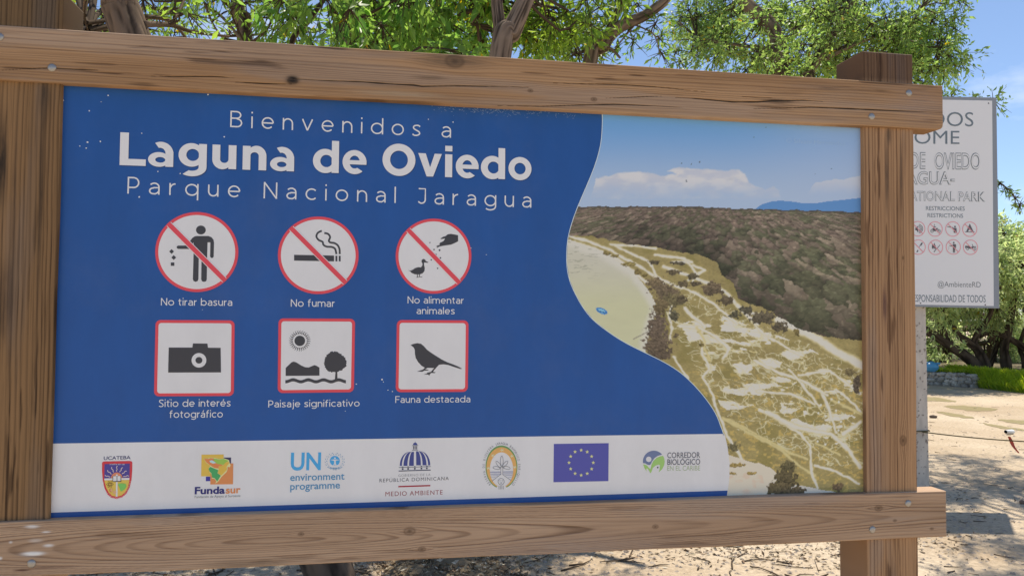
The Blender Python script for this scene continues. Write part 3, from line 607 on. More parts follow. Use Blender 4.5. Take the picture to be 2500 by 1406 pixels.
    cs = np.clip(1.42 - .62 * rr_ - .58 * fy, .16, 1.7) * (.66 + .66 * h3)
    sp_c = np.where((h2 < .35 + .4 * gk[:, 0])[:, None], L(98, 98, 74), np.where((h2 < .8)[:, None], L(128, 110, 98), L(150, 132, 116)))
    sc = (sc * .42 + sp_c * cs[:, None] * .58) * np.array([.80, .84, .84])
    lt = sstep(.62, .76, fbm(x * .11 + 3, y * .20, 112, 2)); sc = sc * (1 + .40 * lt[:, None])
    nearb = np.exp(-np.clip(low - y, 0, None) / 62.0) * sstep(1440, 1560, x); sc = sc * (1 - .62 * nearb)[:, None]
    put(((y >= hz) & (y < low)) * 1.0, sc)
    put(((y >= hz) & (y < hz + 4)) * .6, L(58, 54, 55))
    def shrub(cx, cy, rx, ry, col, sd_):
        d = np.hypot((x - cx) / rx, (y - cy) / ry) + 1.5 * (fbm(x * .16, y * .16, sd_, 4) - .5)
        m = 1 - sstep(.80, .96, d); put(m, L(*col) * (0.10 + 1.75 * fbm(x * .30, y * .34, sd_ + 3, 3))[:, None] * (1.0 + .25 * np.clip((cy - y) / ry, -1, 1))[:, None])
    for i, s in enumerate([(1604, 800, 26, 40, (92, 80, 68)), (1606, 845, 36, 36, (92, 80, 66)), (1600, 692, 26, 16, (105, 92, 70)), (1622, 712, 34, 22, (98, 86, 68)), (1640, 735, 32, 22, (100, 92, 66)), (1612, 745, 20, 24, (98, 86, 62)), (1742, 706, 26, 20, (96, 84, 66)), (1772, 735, 18, 14, (88, 78, 60)), (1664, 730, 14, 12, (90, 80, 60)), (1668, 693, 16, 9, (92, 82, 62)), (1698, 692, 14, 7, (88, 78, 60)), (1644, 665, 16, 8, (92, 82, 62)), (1655, 643, 20, 6, (84, 78, 62)), (1598, 640, 18, 6, (86, 78, 60)), (1690, 676, 14, 8, (86, 78, 60)),
        (1480, 618, 10, 6, (120, 108, 68)), (1498, 625, 14, 5, (124, 112, 70)), (1536, 645, 18, 6, (126, 114, 70)), (1556, 664, 10, 10, (110, 98, 62)), (1575, 672, 10, 5, (112, 100, 62)), (1648, 772, 14, 14, (84, 80, 62)), (1795, 768, 16, 12, (82, 78, 60)), (1822, 758, 18, 13, (80, 76, 62)), (1860, 776, 34, 18, (86, 78, 62)), (1905, 798, 22, 14, (86, 78, 62)), (1945, 812, 8, 9, (110, 98, 60)), (1920, 1168, 30, 30, (82, 74, 52)), (1900, 1195, 34, 20, (86, 76, 54)), (1925, 1140, 18, 16, (84, 78, 54)), (1935, 1200, 36, 10, (82, 72, 54)), (2046, 1190, 14, 11, (100, 84, 62)), (1792, 1090, 14, 12, (98, 92, 66)), (2092, 935, 10, 22, (84, 74, 62)), (2075, 908, 16, 8, (100, 90, 62)), (2085, 880, 0.1, 0.1, (90, 80, 60)), (1650, 820, 7, 7, (86, 76, 58)), (1712, 842, 8, 5, (104, 94, 58)), (1835, 1155, 14, 5, (140, 122, 74)), (1800, 1135, 20, 6, (140, 122, 74)), (1790, 1155, 12, 4, (140, 122, 74))]):
        shrub(*s, 120 + i)
    put(inside([(1842, 1100), (1842, 1100), (1843, 1101)]) * 1.0, sand)
    for px, py in ((2037, 954), (2054, 961), (2011, 967), (2030, 974), (2048, 981), (2004, 988), (2023, 994), (2041, 1002), (1998, 1008), (2016, 1015), (2035, 1023), (2053, 1029), (2010, 1037), (2028, 1043), (2047, 1050), (1996, 1077), (2015, 1084)):
        put(1 - sstep(2.0, 3.4, np.hypot(x - px, y - py)), L(222, 206, 180))
    d = np.hypot((x - 1469) / 13 - (y - 759) * .02, (y - 759 - (x - 1469) * .25) / 7.5); put(d < 1, L(60, 120, 180)); put((d < .62), L(120, 170, 205)); put((np.abs(y - 761 - (x - 1469) * .25) < 1.2) * (d < .8), L(40, 90, 150))
    for px, py in ((1870, 312), (1840, 335), (2030, 412), (1990, 425)): put(np.hypot((x - px) / 1.5, y - py) < 1, L(70, 90, 120))
    return C
ys = np.arange(262, 1226, 1.6); cols = 400
xl = np.interp(ys, CUR[:, 1], CUR[:, 0]); tt = np.linspace(0, 1, cols)
GX = xl[:, None] + (2112 - xl)[:, None] * tt[None, :]; GY = np.repeat(ys[:, None], cols, 1)
dR = np.stack([(GX - 1250) / F, np.ones_like(GX), (703 - GY) / F], -1) @ RM.T
tq = (0 - CAM[1]) / dR[..., 1]; GP = CAM + dR * tq[..., None]
GP[..., 1] -= Print.STEP * 1.0
GP[..., 0] = np.minimum(GP[..., 0], PW + 0.012); GP[..., 2] = np.clip(GP[..., 2], ZB - 0.015, ZB + PH + 0.015)
I = np.arange(GX.size).reshape(GX.shape); fq = np.stack([I[1:, :-1], I[1:, 1:], I[:-1, 1:], I[:-1, :-1]], -1).reshape(-1, 4)
PRN = mat('printed_photo', attr=True, rough=0.45, spec=0.35)
ph = link('landscape_photo', GP.reshape(-1, 3), fq, PRN, panel, col=photo_cols(GX.ravel(), GY.ravel()))
pr = Print(PAN, 2); pr.stroke([(x - .6, y) for x, y in smooth_path(CUR[:24], 90)], 1.6, paint(176, 205, 232), 0); pr.text('© Silvani Hernández', (1919, 349), (2064, 357), 11, paint(136, 162, 204), 1, off=-0.008); pr.build('photo_border', panel)
# white logo strip
pr = Print(PAN, 2)
pr.poly([(110, 1082.5), (560, 1076), (1000, 1069.5), (1400, 1063.5), (1769, 1058.5), (1776, 1090), (1781, 1130), (1780.5, 1165), (1777, 1196.5), (1400, 1209), (1000, 1222), (560, 1236.5), (108, 1251)], WHITE, 0)
pr.build('logo_strip', panel)
# lettering
LT = paint(205, 214, 226); W2 = paint(206, 207, 204)
pr = Print(PAN, 3); gtext(pr, 'Bienvenidos a', (562, 311), (1101, 337), 40, .085, LT, 1, 1.0); pr.build('lettering', panel, 'thin Bienvenidos a lettering')
pr = Print(PAN, 3); title(pr, 'Laguna de Oviedo', (292, 403.5), (1298, 440.5), 80, W2, 1)
title(pr, 'Laguna de Oviedo', (293.5, 405.5), (1299.5, 442.5), 80, paint(26, 52, 100), -2); pr.build('lettering', panel, 'bold Laguna de Oviedo lettering')
pr = Print(PAN, 3); gtext(pr, 'Parque Nacional Jaragua', (311, 473), (1297, 507.5), 41, .085, LT, 1, 1.0); pr.build('lettering', panel, 'thin Parque Nacional Jaragua lettering')
def caption(lines):
    pr = Print(PAN, 3)
    for body, p0, p1, cap in lines: gtext(pr, body, p0, p1, cap, .115, LT, 1)
    pr.build('caption', panel)
caption([('No tirar basura', (393, 745.5), (567, 746.5), 18)]); caption([('No fumar', (710, 748.5), (817, 749), 18)])
caption([('No alimentar', (995, 740.5), (1132, 741.5), 17), ('animales', (1017, 766.5), (1110, 767), 17)])
caption([('Sitio de interés', (388, 993), (563, 991.5), 18), ('fotográfico', (414, 1019.5), (544, 1018.5), 18)])
caption([('Paisaje significativo', (655, 994), (878, 991.5), 17)]); caption([('Fauna destacada', (965, 983), (1148, 981.5), 16.5)])
# pictograms
def circle_sign(cx, cy, rx, ry, draw, label):
    pr = Print(PAN, 3); pr.ell(cx, cy, rx, ry, RED, 0, n=72); pr.ell(cx, cy, rx * .925, ry * .925, HALO, 1, n=72); pr.ell(cx, cy, rx * .91, ry * .91, WHITE, 2, n=72)
    draw(pr)
    a = (cx - rx * .67, cy - ry * .70); b = (cx + rx * .67, cy + ry * .70)
    pr.stroke([a, b], rx * .145, HALO, 6); a = (cx - rx * .69, cy - ry * .72); b = (cx + rx * .69, cy + ry * .72); pr.stroke([a, b], rx * .115, RED, 7)
    pr.build('pictogram', panel, label)
def litter_man(pr, z=(380, 500, 6.114), m=None):
    m = m or BLACK
    pr.ell(677, 378, 73, 67, m, 3, z, 28)
    pr.poly([(505, 560), (545, 500), (585, 472), (620, 467), (790, 467), (835, 485), (866, 525), (873, 570), (868, 770), (858, 790), (842, 796), (824, 790), (814, 770), (818, 562), (776, 562), (768, 850), (765, 1110), (755, 1140), (724, 1151), (694, 1142), (681, 1112), (686, 830), (645, 800), (640, 1105), (630, 1138), (598, 1150), (567, 1138), (557, 1108), (568, 700), (568, 562), (545, 590)], m, 3, z)
    pr.poly([(340, 610), (470, 610), (520, 590), (560, 640), (500, 661), (340, 660), (322, 650), (314, 635), (322, 618)], m, 4, z)
    for cx, cy, r in ((240, 698, 36), (272, 788, 36)): pr.poly([(cx - r, cy), (cx, cy - r), (cx + r, cy), (cx, cy + r)], m, 3, z)
    pr.poly([(228, 861), (281, 861), (281, 912), (228, 912)], m, 3, z)
circle_sign(480.5, 615.5, 101.5, 97.5, litter_man, 'round no littering pictogram')
ZA = (340, 490, 2.603)
def smoke(pr):
    pr.poly([(984, 344), (1238, 349), (1238, 386), (984, 381)], BLACK, 3, ZA)
    for a, b in ((1247, 1259), (1268, 1280)): pr.poly([(a, 350), (b, 350), (b, 386), (a, 386)], BLACK, 3, ZA)
    s1 = smooth_path([(1160, 192), (1135, 205), (1126, 228), (1140, 250), (1165, 262), (1170, 280), (1190, 292), (1225, 295), (1245, 308), (1253, 340)], 30)
    s2 = smooth_path([(1176, 206), (1200, 212), (1213, 232), (1205, 255), (1215, 266), (1240, 270), (1262, 285), (1273, 310), (1274, 340)], 30)
    pr.stroke(s1, 12, BLACK, 3, ZA); pr.stroke(s2, 12, BLACK, 3, ZA)
circle_sign(777, 623.5, 98.5, 94.5, smoke, 'round no smoking pictogram')
ZD = (950, 520, 7.03)
def duck(pr):
    pr.poly([(320, 980), (360, 990), (400, 985), (375, 972), (405, 975), (440, 948), (500, 930), (545, 935), (568, 905), (572, 870), (556, 840), (558, 808), (585, 788), (615, 797), (632, 828), (675, 845), (660, 855), (610, 850), (598, 855), (600, 900), (613, 945), (605, 1000), (575, 1035), (525, 1055), (440, 1052), (380, 1025), (360, 1000)], BLACK, 3, ZD)
    for x in (483, 520): pr.stroke([(x, 1050), (x + 2, 1098)], 14, BLACK, 4, ZD)
    pr.poly([(462, 1104), (500, 1094), (512, 1106), (470, 1108)], BLACK, 5, ZD); pr.poly([(515, 1096), (568, 1092), (566, 1102), (515, 1102)], BLACK, 5, ZD)
    pr.poly([(880, 440), (930, 408), (965, 400), (1005, 368), (1060, 360), (1130, 372), (1182, 382), (1184, 488), (1120, 520), (1060, 545), (950, 560), (890, 572), (860, 578), (812, 608), (830, 585), (803, 575), (835, 558), (868, 552), (862, 528), (875, 510), (905, 500), (935, 480), (960, 440), (925, 445), (890, 450)], BLACK, 3, ZD)
    for x, y, r in ((700, 510, 11), (770, 630, 14), (865, 640, 17), (802, 716, 16), (880, 772, 14), (723, 805, 13), (832, 950, 13)): pr.poly([(x - r, y - r * .3), (x - r * .2, y - r), (x + r, y - r * .6), (x + r * .5, y + r), (x - r * .5, y + r * .9)], BLACK, 3, ZD)
circle_sign(1058.5, 625.5, 92.5, 91.5, duck, 'round no feeding animals pictogram')
def square_sign(c4, draw, label):
    pr = Print(PAN, 3); pr.rrect(c4, 12, RED, 0); c = np.mean(np.array(c4, float), 0)
    pr.rrect([tuple(c + (np.array(p) - c) * .922) for p in c4], 7, HALO, 1); pr.rrect([tuple(c + (np.array(p) - c) * .905) for p in c4], 6, WHITE, 2); draw(pr); pr.build('pictogram', panel, label)
def camera_pic(pr):
    pr.poly([(188, 932), (338, 932), (342, 906), (434, 907), (437, 933), (518, 934), (520, 1090), (184, 1091)], BLACK, 3, ZA)
    pr.ell(380, 1013, 47, 46, WHITE, 4, ZA, 36); pr.ell(380, 1013, 22, 21, BLACK, 5, ZA, 28)
square_sign([(380, 781), (573, 782), (571, 966), (376, 967)], camera_pic, 'square camera pictogram')
ZL = (670, 770, 5.0)
def scenery(pr):
    pr.ell(310, 309, 65, 63, BLACK, 3, ZL, 36)
    for i in range(28):
        a = 2 * math.pi * i / 28; p = []
        for k, (r, tw) in enumerate(((86, 0), (102, .06), (118, -.02), (134, .10))): p.append((310 + r * math.cos(a + tw), 309 + r * .97 * math.sin(a + tw)))
        pr.stroke(p, [13, 11, 8, 2], BLACK, 3, ZL)
    pr.poly([(138, 638), (210, 570), (235, 562), (265, 570), (330, 610), (375, 630), (420, 633), (455, 618), (485, 605), (510, 610), (550, 635), (550, 733), (137, 736)], BLACK, 3, ZL)
    xs = np.linspace(134, 873, 40); wv = lambda x: 12 * math.cos((x - 230) / 185 * 2 * math.pi)
    pr.poly([(x, 776 - wv(x)) for x in xs] + [(x, 815 - wv(x)) for x in xs[::-1]], BLACK, 3, ZL)
    rg = random.Random(4); P = []
    for i in range(110):
        a = 2 * math.pi * i / 110; r = (1 + .05 * math.sin(3 * a + 1) + rg.uniform(-.055, .055)); P.append((740 + 138 * r * math.cos(a), 568 + 124 * r * math.sin(a)))
    pr.poly(P, BLACK, 3, ZL); pr.poly([(748, 660), (766, 660), (770, 775), (738, 775)], BLACK, 4, ZL)
square_sign([(680, 777), (867, 778), (864, 957), (678, 959)], scenery, 'square scenery pictogram with sun, hills and tree')
def bird(pr):
    pr.poly([(1662, 360), (1700, 345), (1745, 337), (1790, 345), (1825, 375), (1860, 415), (1900, 445), (1960, 485), (2040, 535), (2110, 570), (2180, 595), (2240, 620), (2290, 648), (2270, 652), (2200, 630), (2120, 603), (2065, 595), (2010, 600), (1985, 625), (1945, 672), (1935, 686), (1968, 692), (1955, 702), (1915, 700), (1898, 715), (1888, 735), (1878, 720), (1820, 718), (1858, 708), (1865, 697), (1910, 686), (1948, 640), (1870, 638), (1840, 655), (1885, 662), (1870, 670), (1830, 672), (1805, 685), (1740, 683), (1775, 670), (1810, 660), (1836, 636), (1795, 612), (1755, 570), (1725, 520), (1715, 470), (1713, 420), (1700, 390)], BLACK, 3, ZL)
square_sign([(969, 781), (1144, 782), (1142, 956), (966, 957)], bird, 'square bird pictogram')
# logos on the white strip
NAVY = paint(40, 48, 110); GREY = paint(92, 94, 102); GOLD = paint(192, 160, 72); ORNG = paint(186, 120, 76)
pr = Print(PAN, 4); Z1 = (220, 1070, 8.788)
pr.text('UCATEBA', (253.5, 1122), (319, 1120), 8.3, paint(48, 50, 92), 0, off=0.012)
sh_o = [(258, 520), (275, 495), (310, 488), (860, 478), (895, 488), (908, 520), (905, 700), (890, 880), (850, 1050), (780, 1180), (690, 1260), (570, 1292), (450, 1265), (370, 1190), (310, 1060), (275, 910), (258, 700)]
pr.poly(sh_o, paint(178, 52, 62), 0, Z1)
cx_, cy_ = 583, 860
sh_i = [(cx_ + (x - cx_) * .86, cy_ + (y - cy_) * .87) for x, y in sh_o]
pr.poly([(312, 545), (855, 535), (848, 835), (305, 850)], paint(66, 60, 130), 1, Z1)
pr.poly([(308, 895), (845, 885), (815, 1040), (760, 1140), (680, 1215), (570, 1245), (470, 1220), (400, 1150), (345, 1040)], paint(200, 164, 78), 1, Z1)
pr.poly([(307, 852), (846, 840), (846, 882), (310, 892)], WHITE, 2, Z1); pr.poly([(560, 890), (594, 890), (592, 1242), (555, 1242)], WHITE, 3, Z1)
pr.poly([(cx_ + 122 * math.cos(t) - 6, 845 - 122 * math.sin(t)) for t in np.linspace(0.02, math.pi - .02, 24)], paint(194, 118, 92), 4, Z1)
for a in (12, 38, 63, 90, 117, 142, 168):
    r = math.radians(a); p = [(577 + R_ * math.cos(r + .05 * math.sin(k * 2.2)), 845 - R_ * math.sin(r + .05 * math.sin(k * 2.2))) for k, R_ in enumerate(np.linspace(142, 262, 6))]; pr.stroke(p, 15, paint(198, 172, 172), 4, Z1)
pr.poly([(560, 765), (598, 765), (598, 805), (560, 805)], WHITE, 5, Z1); pr.poly([(488, 800), (672, 795), (672, 920), (488, 925)], paint(60, 50, 50), 6, Z1); pr.poly([(500, 803), (576, 800), (576, 905), (500, 908)], WHITE, 7, Z1); pr.poly([(590, 800), (660, 797), (660, 903), (590, 905)], WHITE, 7, Z1)
for a in (0, 60, 120):
    r = math.radians(a); p = [(430 + 72 * math.cos(t) * math.cos(r) - 24 * math.sin(t) * math.sin(r), 978 + 72 * math.cos(t) * math.sin(r) + 24 * math.sin(t) * math.cos(r)) for t in np.linspace(0, 2 * math.pi, 25)]; pr.stroke(p, 7, paint(104, 82, 50), 4 + a // 60, Z1)
pr.ell(452, 1105, 34, 42, paint(164, 104, 70), 4, Z1, 20); pr.ell(462, 1100, 26, 36, paint(206, 150, 112), 5, Z1, 20); pr.ell(530, 1148, 34, 38, paint(206, 150, 112), 4, Z1, 20)
pr.poly([(600, 970), (660, 955), (770, 965), (782, 1030), (745, 1085), (690, 1125), (660, 1130), (640, 1060), (610, 1000)], paint(108, 170, 88), 4, Z1)
for i, c in enumerate('SCIENTIA EST LUX'): 
    if c != ' ': pr.glyph(c, (220 + (432 + i * 20) / 8.788, 1070 + 562 / 8.788), (0, -1), 2.6, WHITE, 3, 0.02)
sp_ = smooth_path([(285, 925), (305, 1040), (350, 1140), (430, 1225), (500, 1262), (570, 1270), (640, 1262), (710, 1225), (790, 1130), (835, 1030), (865, 890)], 120)
body = 'Universidad Católica Tecnológica de Barahona'
for i, c in enumerate(body):
    if c == ' ': continue
    k = int((i + .5) / len(body) * 118); t = sp_[k + 1] - sp_[k]; p = sp_[k]; up = (t[1], -t[0]); up = np.array(up) / np.linalg.norm(up)
    pr.glyph(c, (220 + (p[0] - up[0] * 10) / 8.788, 1070 + (p[1] - up[1] * 10) / 8.788), up, 2.7, paint(226, 205, 205), 3, 0.01, 0.8)
pr.build('logo', panel, 'red shield crest logo')
pr = Print(PAN, 4); Z2 = (450, 1080, 8.788)
pr.poly([(370, 255), (845, 250), (845, 310), (565, 715), (362, 718)], GOLD, 0, Z2); pr.poly([(370, 255), (845, 250), (845, 720), (362, 718)], GOLD, 0.5, Z2); pr.poly([(850, 318), (1005, 316), (1003, 440), (850, 440)], paint(52, 50, 84), 0, Z2); pr.poly([(463, 727), (556, 724), (556, 822), (463, 824)], paint(52, 50, 136), 0, Z2)
pr.poly([(562, 560), (700, 445), (1052, 442), (1045, 888), (560, 893)], ORNG, 1, Z2)
LY = paint(222, 204, 140)
out = [(412, 335), (520, 338), (530, 318), (650, 325), (760, 350), (860, 335), (960, 370), (975, 440), (995, 480), (980, 525), (930, 515), (930, 575), (905, 630), (800, 730), (760, 790), (710, 848), (660, 870), (690, 830), (650, 775), (585, 762), (600, 740), (575, 660), (540, 630), (545, 590), (520, 550), (560, 490), (470, 430), (430, 355)]
pr.poly(out, LY, 2, Z2)
pr.poly([(425, 340), (535, 345), (545, 328), (640, 335), (640, 380), (690, 440), (830, 475), (800, 500), (740, 500), (740, 550), (650, 540), (570, 490), (475, 420)], paint(190, 116, 72), 3, Z2)
pr.poly([(625, 340), (760, 360), (850, 345), (950, 385), (880, 430), (840, 470), (720, 455), (650, 410)], paint(132, 168, 76), 4, Z2)
pr.poly([(745, 500), (830, 485), (890, 420), (950, 400), (965, 440), (910, 510), (915, 580), (800, 700), (720, 650), (740, 580)], paint(192, 158, 70), 4, Z2)
pr.poly([(560, 515), (650, 555), (730, 585), (712, 650), (785, 705), (710, 828), (650, 755), (600, 745), (585, 655), (545, 615), (525, 555)], paint(62, 142, 88), 5, Z2)
pr.poly([(540, 385), (600, 372), (690, 430), (620, 445), (560, 420)], paint(160, 190, 196), 6, Z2)
pr.text('Funda', (475.5, 1205), (549, 1203.5), 16.5, paint(34, 36, 100), 2, off=0.03); pr.text('sur', (551.5, 1203.5), (587.5, 1202), 16.5, ORNG, 2, off=0.026)
pr.text('Fundación de Apoyo al Suroeste', (475.5, 1215), (587, 1212), 6, paint(116, 120, 122), 2, off=0.0)
pr.build('logo', panel, 'yellow and orange map squares logo')
pr = Print(PAN, 4); CY = paint(62, 142, 194); CY2 = paint(66, 120, 160); Z3 = (690, 1080, 8.788)
pr.text('UN', (709.5, 1146.5), (783, 1145.5), 41, CY, 0, off=0.022)
pr.text('environment', (708.5, 1173), (841, 1169.5), 17, CY2, 0, off=0.012); pr.text('programme', (708.5, 1195), (830, 1191), 17, CY2, 0, off=0.012)
pr.ell(1120, 388, 108, 106, CY, 0, Z3, 40); pr.ell(1123, 330, 18, 18, WHITE, 1, Z3, 20)
pr.poly([(1015, 368), (1095, 358), (1150, 358), (1232, 366), (1150, 382), (1138, 400), (1142, 440), (1165, 500), (1132, 494), (1122, 450), (1112, 494), (1080, 500), (1106, 440), (1108, 400), (1098, 382)], WHITE, 1, Z3)
for sgn in (-1, 1):
    for i in range(9):
        a = math.radians(75 - i * 20); 
        for off_, r in ((0, 205), (.10, 172)):
            x, y = 1120 + sgn * r * math.cos(a + off_), 400 - r * .88 * math.sin(a + off_); dx, dy = -sgn * math.sin(a - .5), -math.cos(a - .5) * .9
            pr.poly([(x - 24 * dx, y - 24 * dy), (x + 6 * dy, y - 6 * dx), (x + 24 * dx, y + 24 * dy), (x - 6 * dy, y + 6 * dx)], CY2, 1, Z3)
    pr.stroke([(1120 + sgn * 10, 540), (1120 + sgn * 80, 548), (1120 + sgn * 135, 535)], 9, CY2, 2, Z3); pr.stroke([(1120 - sgn * 30, 535), (1120 + sgn * 50, 575)], 7, CY2, 3, Z3)
pr.build('logo', panel, 'light blue laurel wreath logo')
pr = Print(PAN, 4); Z4 = (900, 1060, 8.788); DB = paint(56, 64, 122); DK = paint(44, 48, 74)
pr.poly([(998 + 47 * math.cos(t), 225 - 50 * math.sin(t)) for t in np.linspace(0, math.pi, 16)], DB, 0, Z4); pr.stroke([(998, 180), (998, 150)], 7, DB, 1, Z4); pr.stroke([(932, 238), (1062, 237)], 9, DK, 1, Z4)
for x in (965, 997, 1030): pr.stroke([(x, 250), (x, 320)], 17, DK, 1, Z4)
pr.stroke([(930, 338), (1062, 336)], 8, DK, 1, Z4)
for xa, xb, ta, tb in ((668, 712, 880, 890), (748, 832, 900, 930), (868, 968, 940, 975)):
    def edge(x, t): return [(x + (t - x) * (1 - math.cos(s)), 672 - (300 + (300 if False else 0)) * math.sin(s)) for s in np.linspace(0, math.pi / 2, 12)]
    L1, L2 = edge(xa, ta), edge(xb, tb)
    q = L1 + L2[::-1]; pr.poly(q, DB, 0, Z4); pr.poly([(1990 - x - 1, y - 12) for x, y in q], DB, 0, Z4)
pr.stroke([(645, 708), (1333, 686)], 10, DK, 1, Z4); pr.stroke([(645, 782), (1330, 760)], 18, DK, 1, Z4)
for i, x in enumerate((730, 847, 990, 1132, 1248)): pr.poly([(x - 17, 722 - i * 4), (x + 17, 721 - i * 4), (x + 17, 756 - i * 4), (x - 17, 757 - i * 4)], DK, 1, Z4); pr.poly([(x - 16, 700 - i * 5), (x + 16, 700 - i * 5), (x + 10, 686 - i * 5), (x - 10, 686 - i * 5)], DK, 2, Z4)
pr.text('GOBIERNO DE LA', (972.5, 1163), (1051, 1160.5), 5.8, paint(110, 112, 118), 0, off=-0.012, wide=1.05)
def serif(body, p0, p1, cap, m, wide):
    pr.text(body, p0, p1, cap, m, 0, off=-0.004, wide=wide)
serif('REPÚBLICA DOMINICANA', (926.5, 1176.5), (1095.5, 1171), 8.6, paint(66, 66, 76), 1.0); serif('MEDIO AMBIENTE', (941, 1210.5), (1080.5, 1206), 10.8, paint(122, 44, 56), 1.0)
pr.stroke([(972.5, 1187), (1050.5, 1184.5)], 3.3, paint(140, 34, 48), 0)
pr.build('logo', panel, 'blue dome logo over red line')
pr = Print(PAN, 4); Z5 = (1130, 1060, 8.788)
def crescent(rx, ry, cy, m, L, ix, iy, icy): 
    A = np.linspace(math.radians(-72), math.radians(252), 60)
    o_ = [(828 + rx * math.cos(a), cy - ry * math.sin(a)) for a in A]; i_ = [(828 + ix * math.cos(a), icy - iy * math.sin(a)) for a in A]; pr.poly(o_ + i_[::-1], m, L, Z5)
crescent(342, 462, 696, paint(92, 130, 84), 0, 312, 425, 706); crescent(322, 432, 704, paint(190, 146, 88), 1, 252, 372, 752)
for x, y in ((840, 330), (640, 450), (1050, 460), (545, 720), (1110, 700)):
    for k in range(5): a = k * 1.26 + x; pr.stroke([(x, y), (x + 42 * math.cos(a), y + 34 * math.sin(a))], 12, paint(216, 192, 160), 3 + k * .5, Z5)
for i, y in enumerate((806, 846, 882, 920)):
    k = i * 14
    pr.stroke([(582 + k * .6, y), (812 - max(0, i - 1) * 55, y - 2)], 15 - i * 3, paint(118, 120, 150), 3, Z5); pr.stroke([(858 + max(0, i - 1) * 55, y - 4), (1076 - k * .6, y - 8)], 15 - i * 3, paint(118, 120, 150), 3, Z5)
pr.stroke([(812, 700), (814, 850), (620, 1000)], 8, GREY, 4, Z5); pr.stroke([(856, 700), (854, 858), (1035, 985)], 8, GREY, 4, Z5)
for cx, cy, a, ln in ((834, 570, 90, 110), (765, 640, 128, 85), (905, 635, 52, 85), (720, 715, 170, 75), (935, 710, -12, 80)):
    r = math.radians(a); pr.stroke([(cx + ln * math.cos(t) * math.cos(r) + 30 * math.sin(t) * math.sin(r), cy - ln * math.cos(t) * math.sin(r) + 30 * math.sin(t) * math.cos(r)) for t in np.linspace(0, 2 * math.pi, 28)], 8, GREY, 4, Z5)
pr.ring(820, 1008, 70, 72, 8, GREY, 4, Z5)
for x in (795, 848): pr.stroke([(x - 14, 990), (x + 14, 988)], 8, GREY, 4, Z5)
pr.stroke([(802, 1035), (838, 1034)], 12, GREY, 4, Z5)
for x in (772, 803, 834, 866): pr.stroke([(x, 1092), (x + 1, 1172)], 8, GREY, 4, Z5)
body = 'RESERVA DE BIOSFERA JARAGUA BAHORUCO ENRIQUILLO'
for i, c in enumerate(body):
    if c == ' ': continue
    a = math.radians(232 - (i + .5) / len(body) * 284); x, y = 828 + 358 * math.cos(a), 690 - 478 * math.sin(a); up = (math.cos(a) / 358, -math.sin(a) / 478)
    pr.glyph(c, (1130 + x / 8.788, 1060 + y / 8.788), up, 5.6, paint(104, 106, 112), 1, -0.004, 0.85)
pr.build('logo', panel, 'oval green and orange tree logo')
pr = Print(PAN, 4); Z6 = (1340, 1060, 8.788)
pr.poly([(105, 202), (1282, 185), (1275, 998), (97, 1022)], paint(72, 74, 146), 0, Z6)
for i in range(12):
    a = math.radians(90 - 30 * i); x, y = 691 + 260 * math.cos(a), 603 - 268 * math.sin(a); P = []
    for k in range(10): b = math.radians(90 + 36 * k); r = 42 if k % 2 == 0 else 17; P.append((x + r * math.cos(b), y - r * math.sin(b)))
    pr.poly(P, paint(214, 196, 128), 1, Z6)
pr.build('logo', panel, 'blue flag with circle of twelve yellow stars')
pr = Print(PAN, 4); Z7 = (1530, 1060, 8.788); SL = paint(94, 106, 140); GR = paint(136, 172, 100)
C0 = (580, 580); R0 = 234
pr.poly([(C0[0] + R0 * math.cos(a), C0[1] - R0 * math.sin(a)) for a in np.linspace(math.radians(40), math.radians(188), 30)] + [(400, 618), (440, 645), (485, 655), (515, 635), (545, 570), (600, 500), (660, 460), (720, 440)], SL, 0, Z7)
pr.ell(471, 531, 58, 58, WHITE, 1, Z7, 28)
pr.poly([(780, 455), (800, 505), (814, 580), (800, 660), (760, 740), (685, 810), (705, 750), (712, 655), (680, 645), (620, 665), (560, 715), (528, 800), (508, 832), (490, 800), (455, 740), (425, 720), (420, 760), (430, 795), (385, 730), (350, 640), (380, 642), (430, 660), (480, 720), (512, 742), (530, 650), (570, 570), (640, 500), (710, 470)], GR, 0, Z7)
pr.ell(664, 706, 16, 17, BLACK, 1, Z7, 16)
pr.text('CORREDOR', (1629, 1117.5), (1709, 1116.5), 13.5, paint(78, 80, 92), 0, off=0.006); pr.text('BIOLÓGICO', (1629, 1134), (1709, 1133), 13.5, paint(78, 80, 92), 1, off=0.006); pr.text('EN EL CARIBE', (1629, 1148.5), (1709, 1147.5), 12, paint(132, 150, 112), 0, off=-0.01)
pr.build('logo', panel, 'round slate and green bird logo')
# flakes and scratches in the print
pr = Print(PAN, 3); rg = random.Random(5); FL = paint(188, 198, 215)
for x, y, r in ((218, 271, 1.8), (346, 326, 1.8), (214, 348, 2.2), (195, 357, 1.6), (211, 362, 2.4), (245, 346, 2.0), (264, 234, 1.8), (247, 249, 1.2), (508, 232, 2.0), (548, 335, 2.2), (386, 419, 1.6), (340, 481, 2.2), (440, 424, 1.6), (1106, 299, 1.8), (1046, 292, 1.2), (933, 926, 2.2), (936, 932, 1.4), (947, 952, 1.6), (958, 955, 2.0), (870, 937, 1.6), (1187, 622, 1.2), (1150, 606, 1.2), (415, 975, 1.4), (843, 1003, 1.2), (494, 756, 1.0), (154, 246, 2.4)):
    pr.poly([(x + r * rg.uniform(.6, 1.4) * math.cos(a), y + r * rg.uniform(.5, 1.2) * math.sin(a)) for a in np.linspace(0, 6.28, 7)[:-1]], FL, 0)
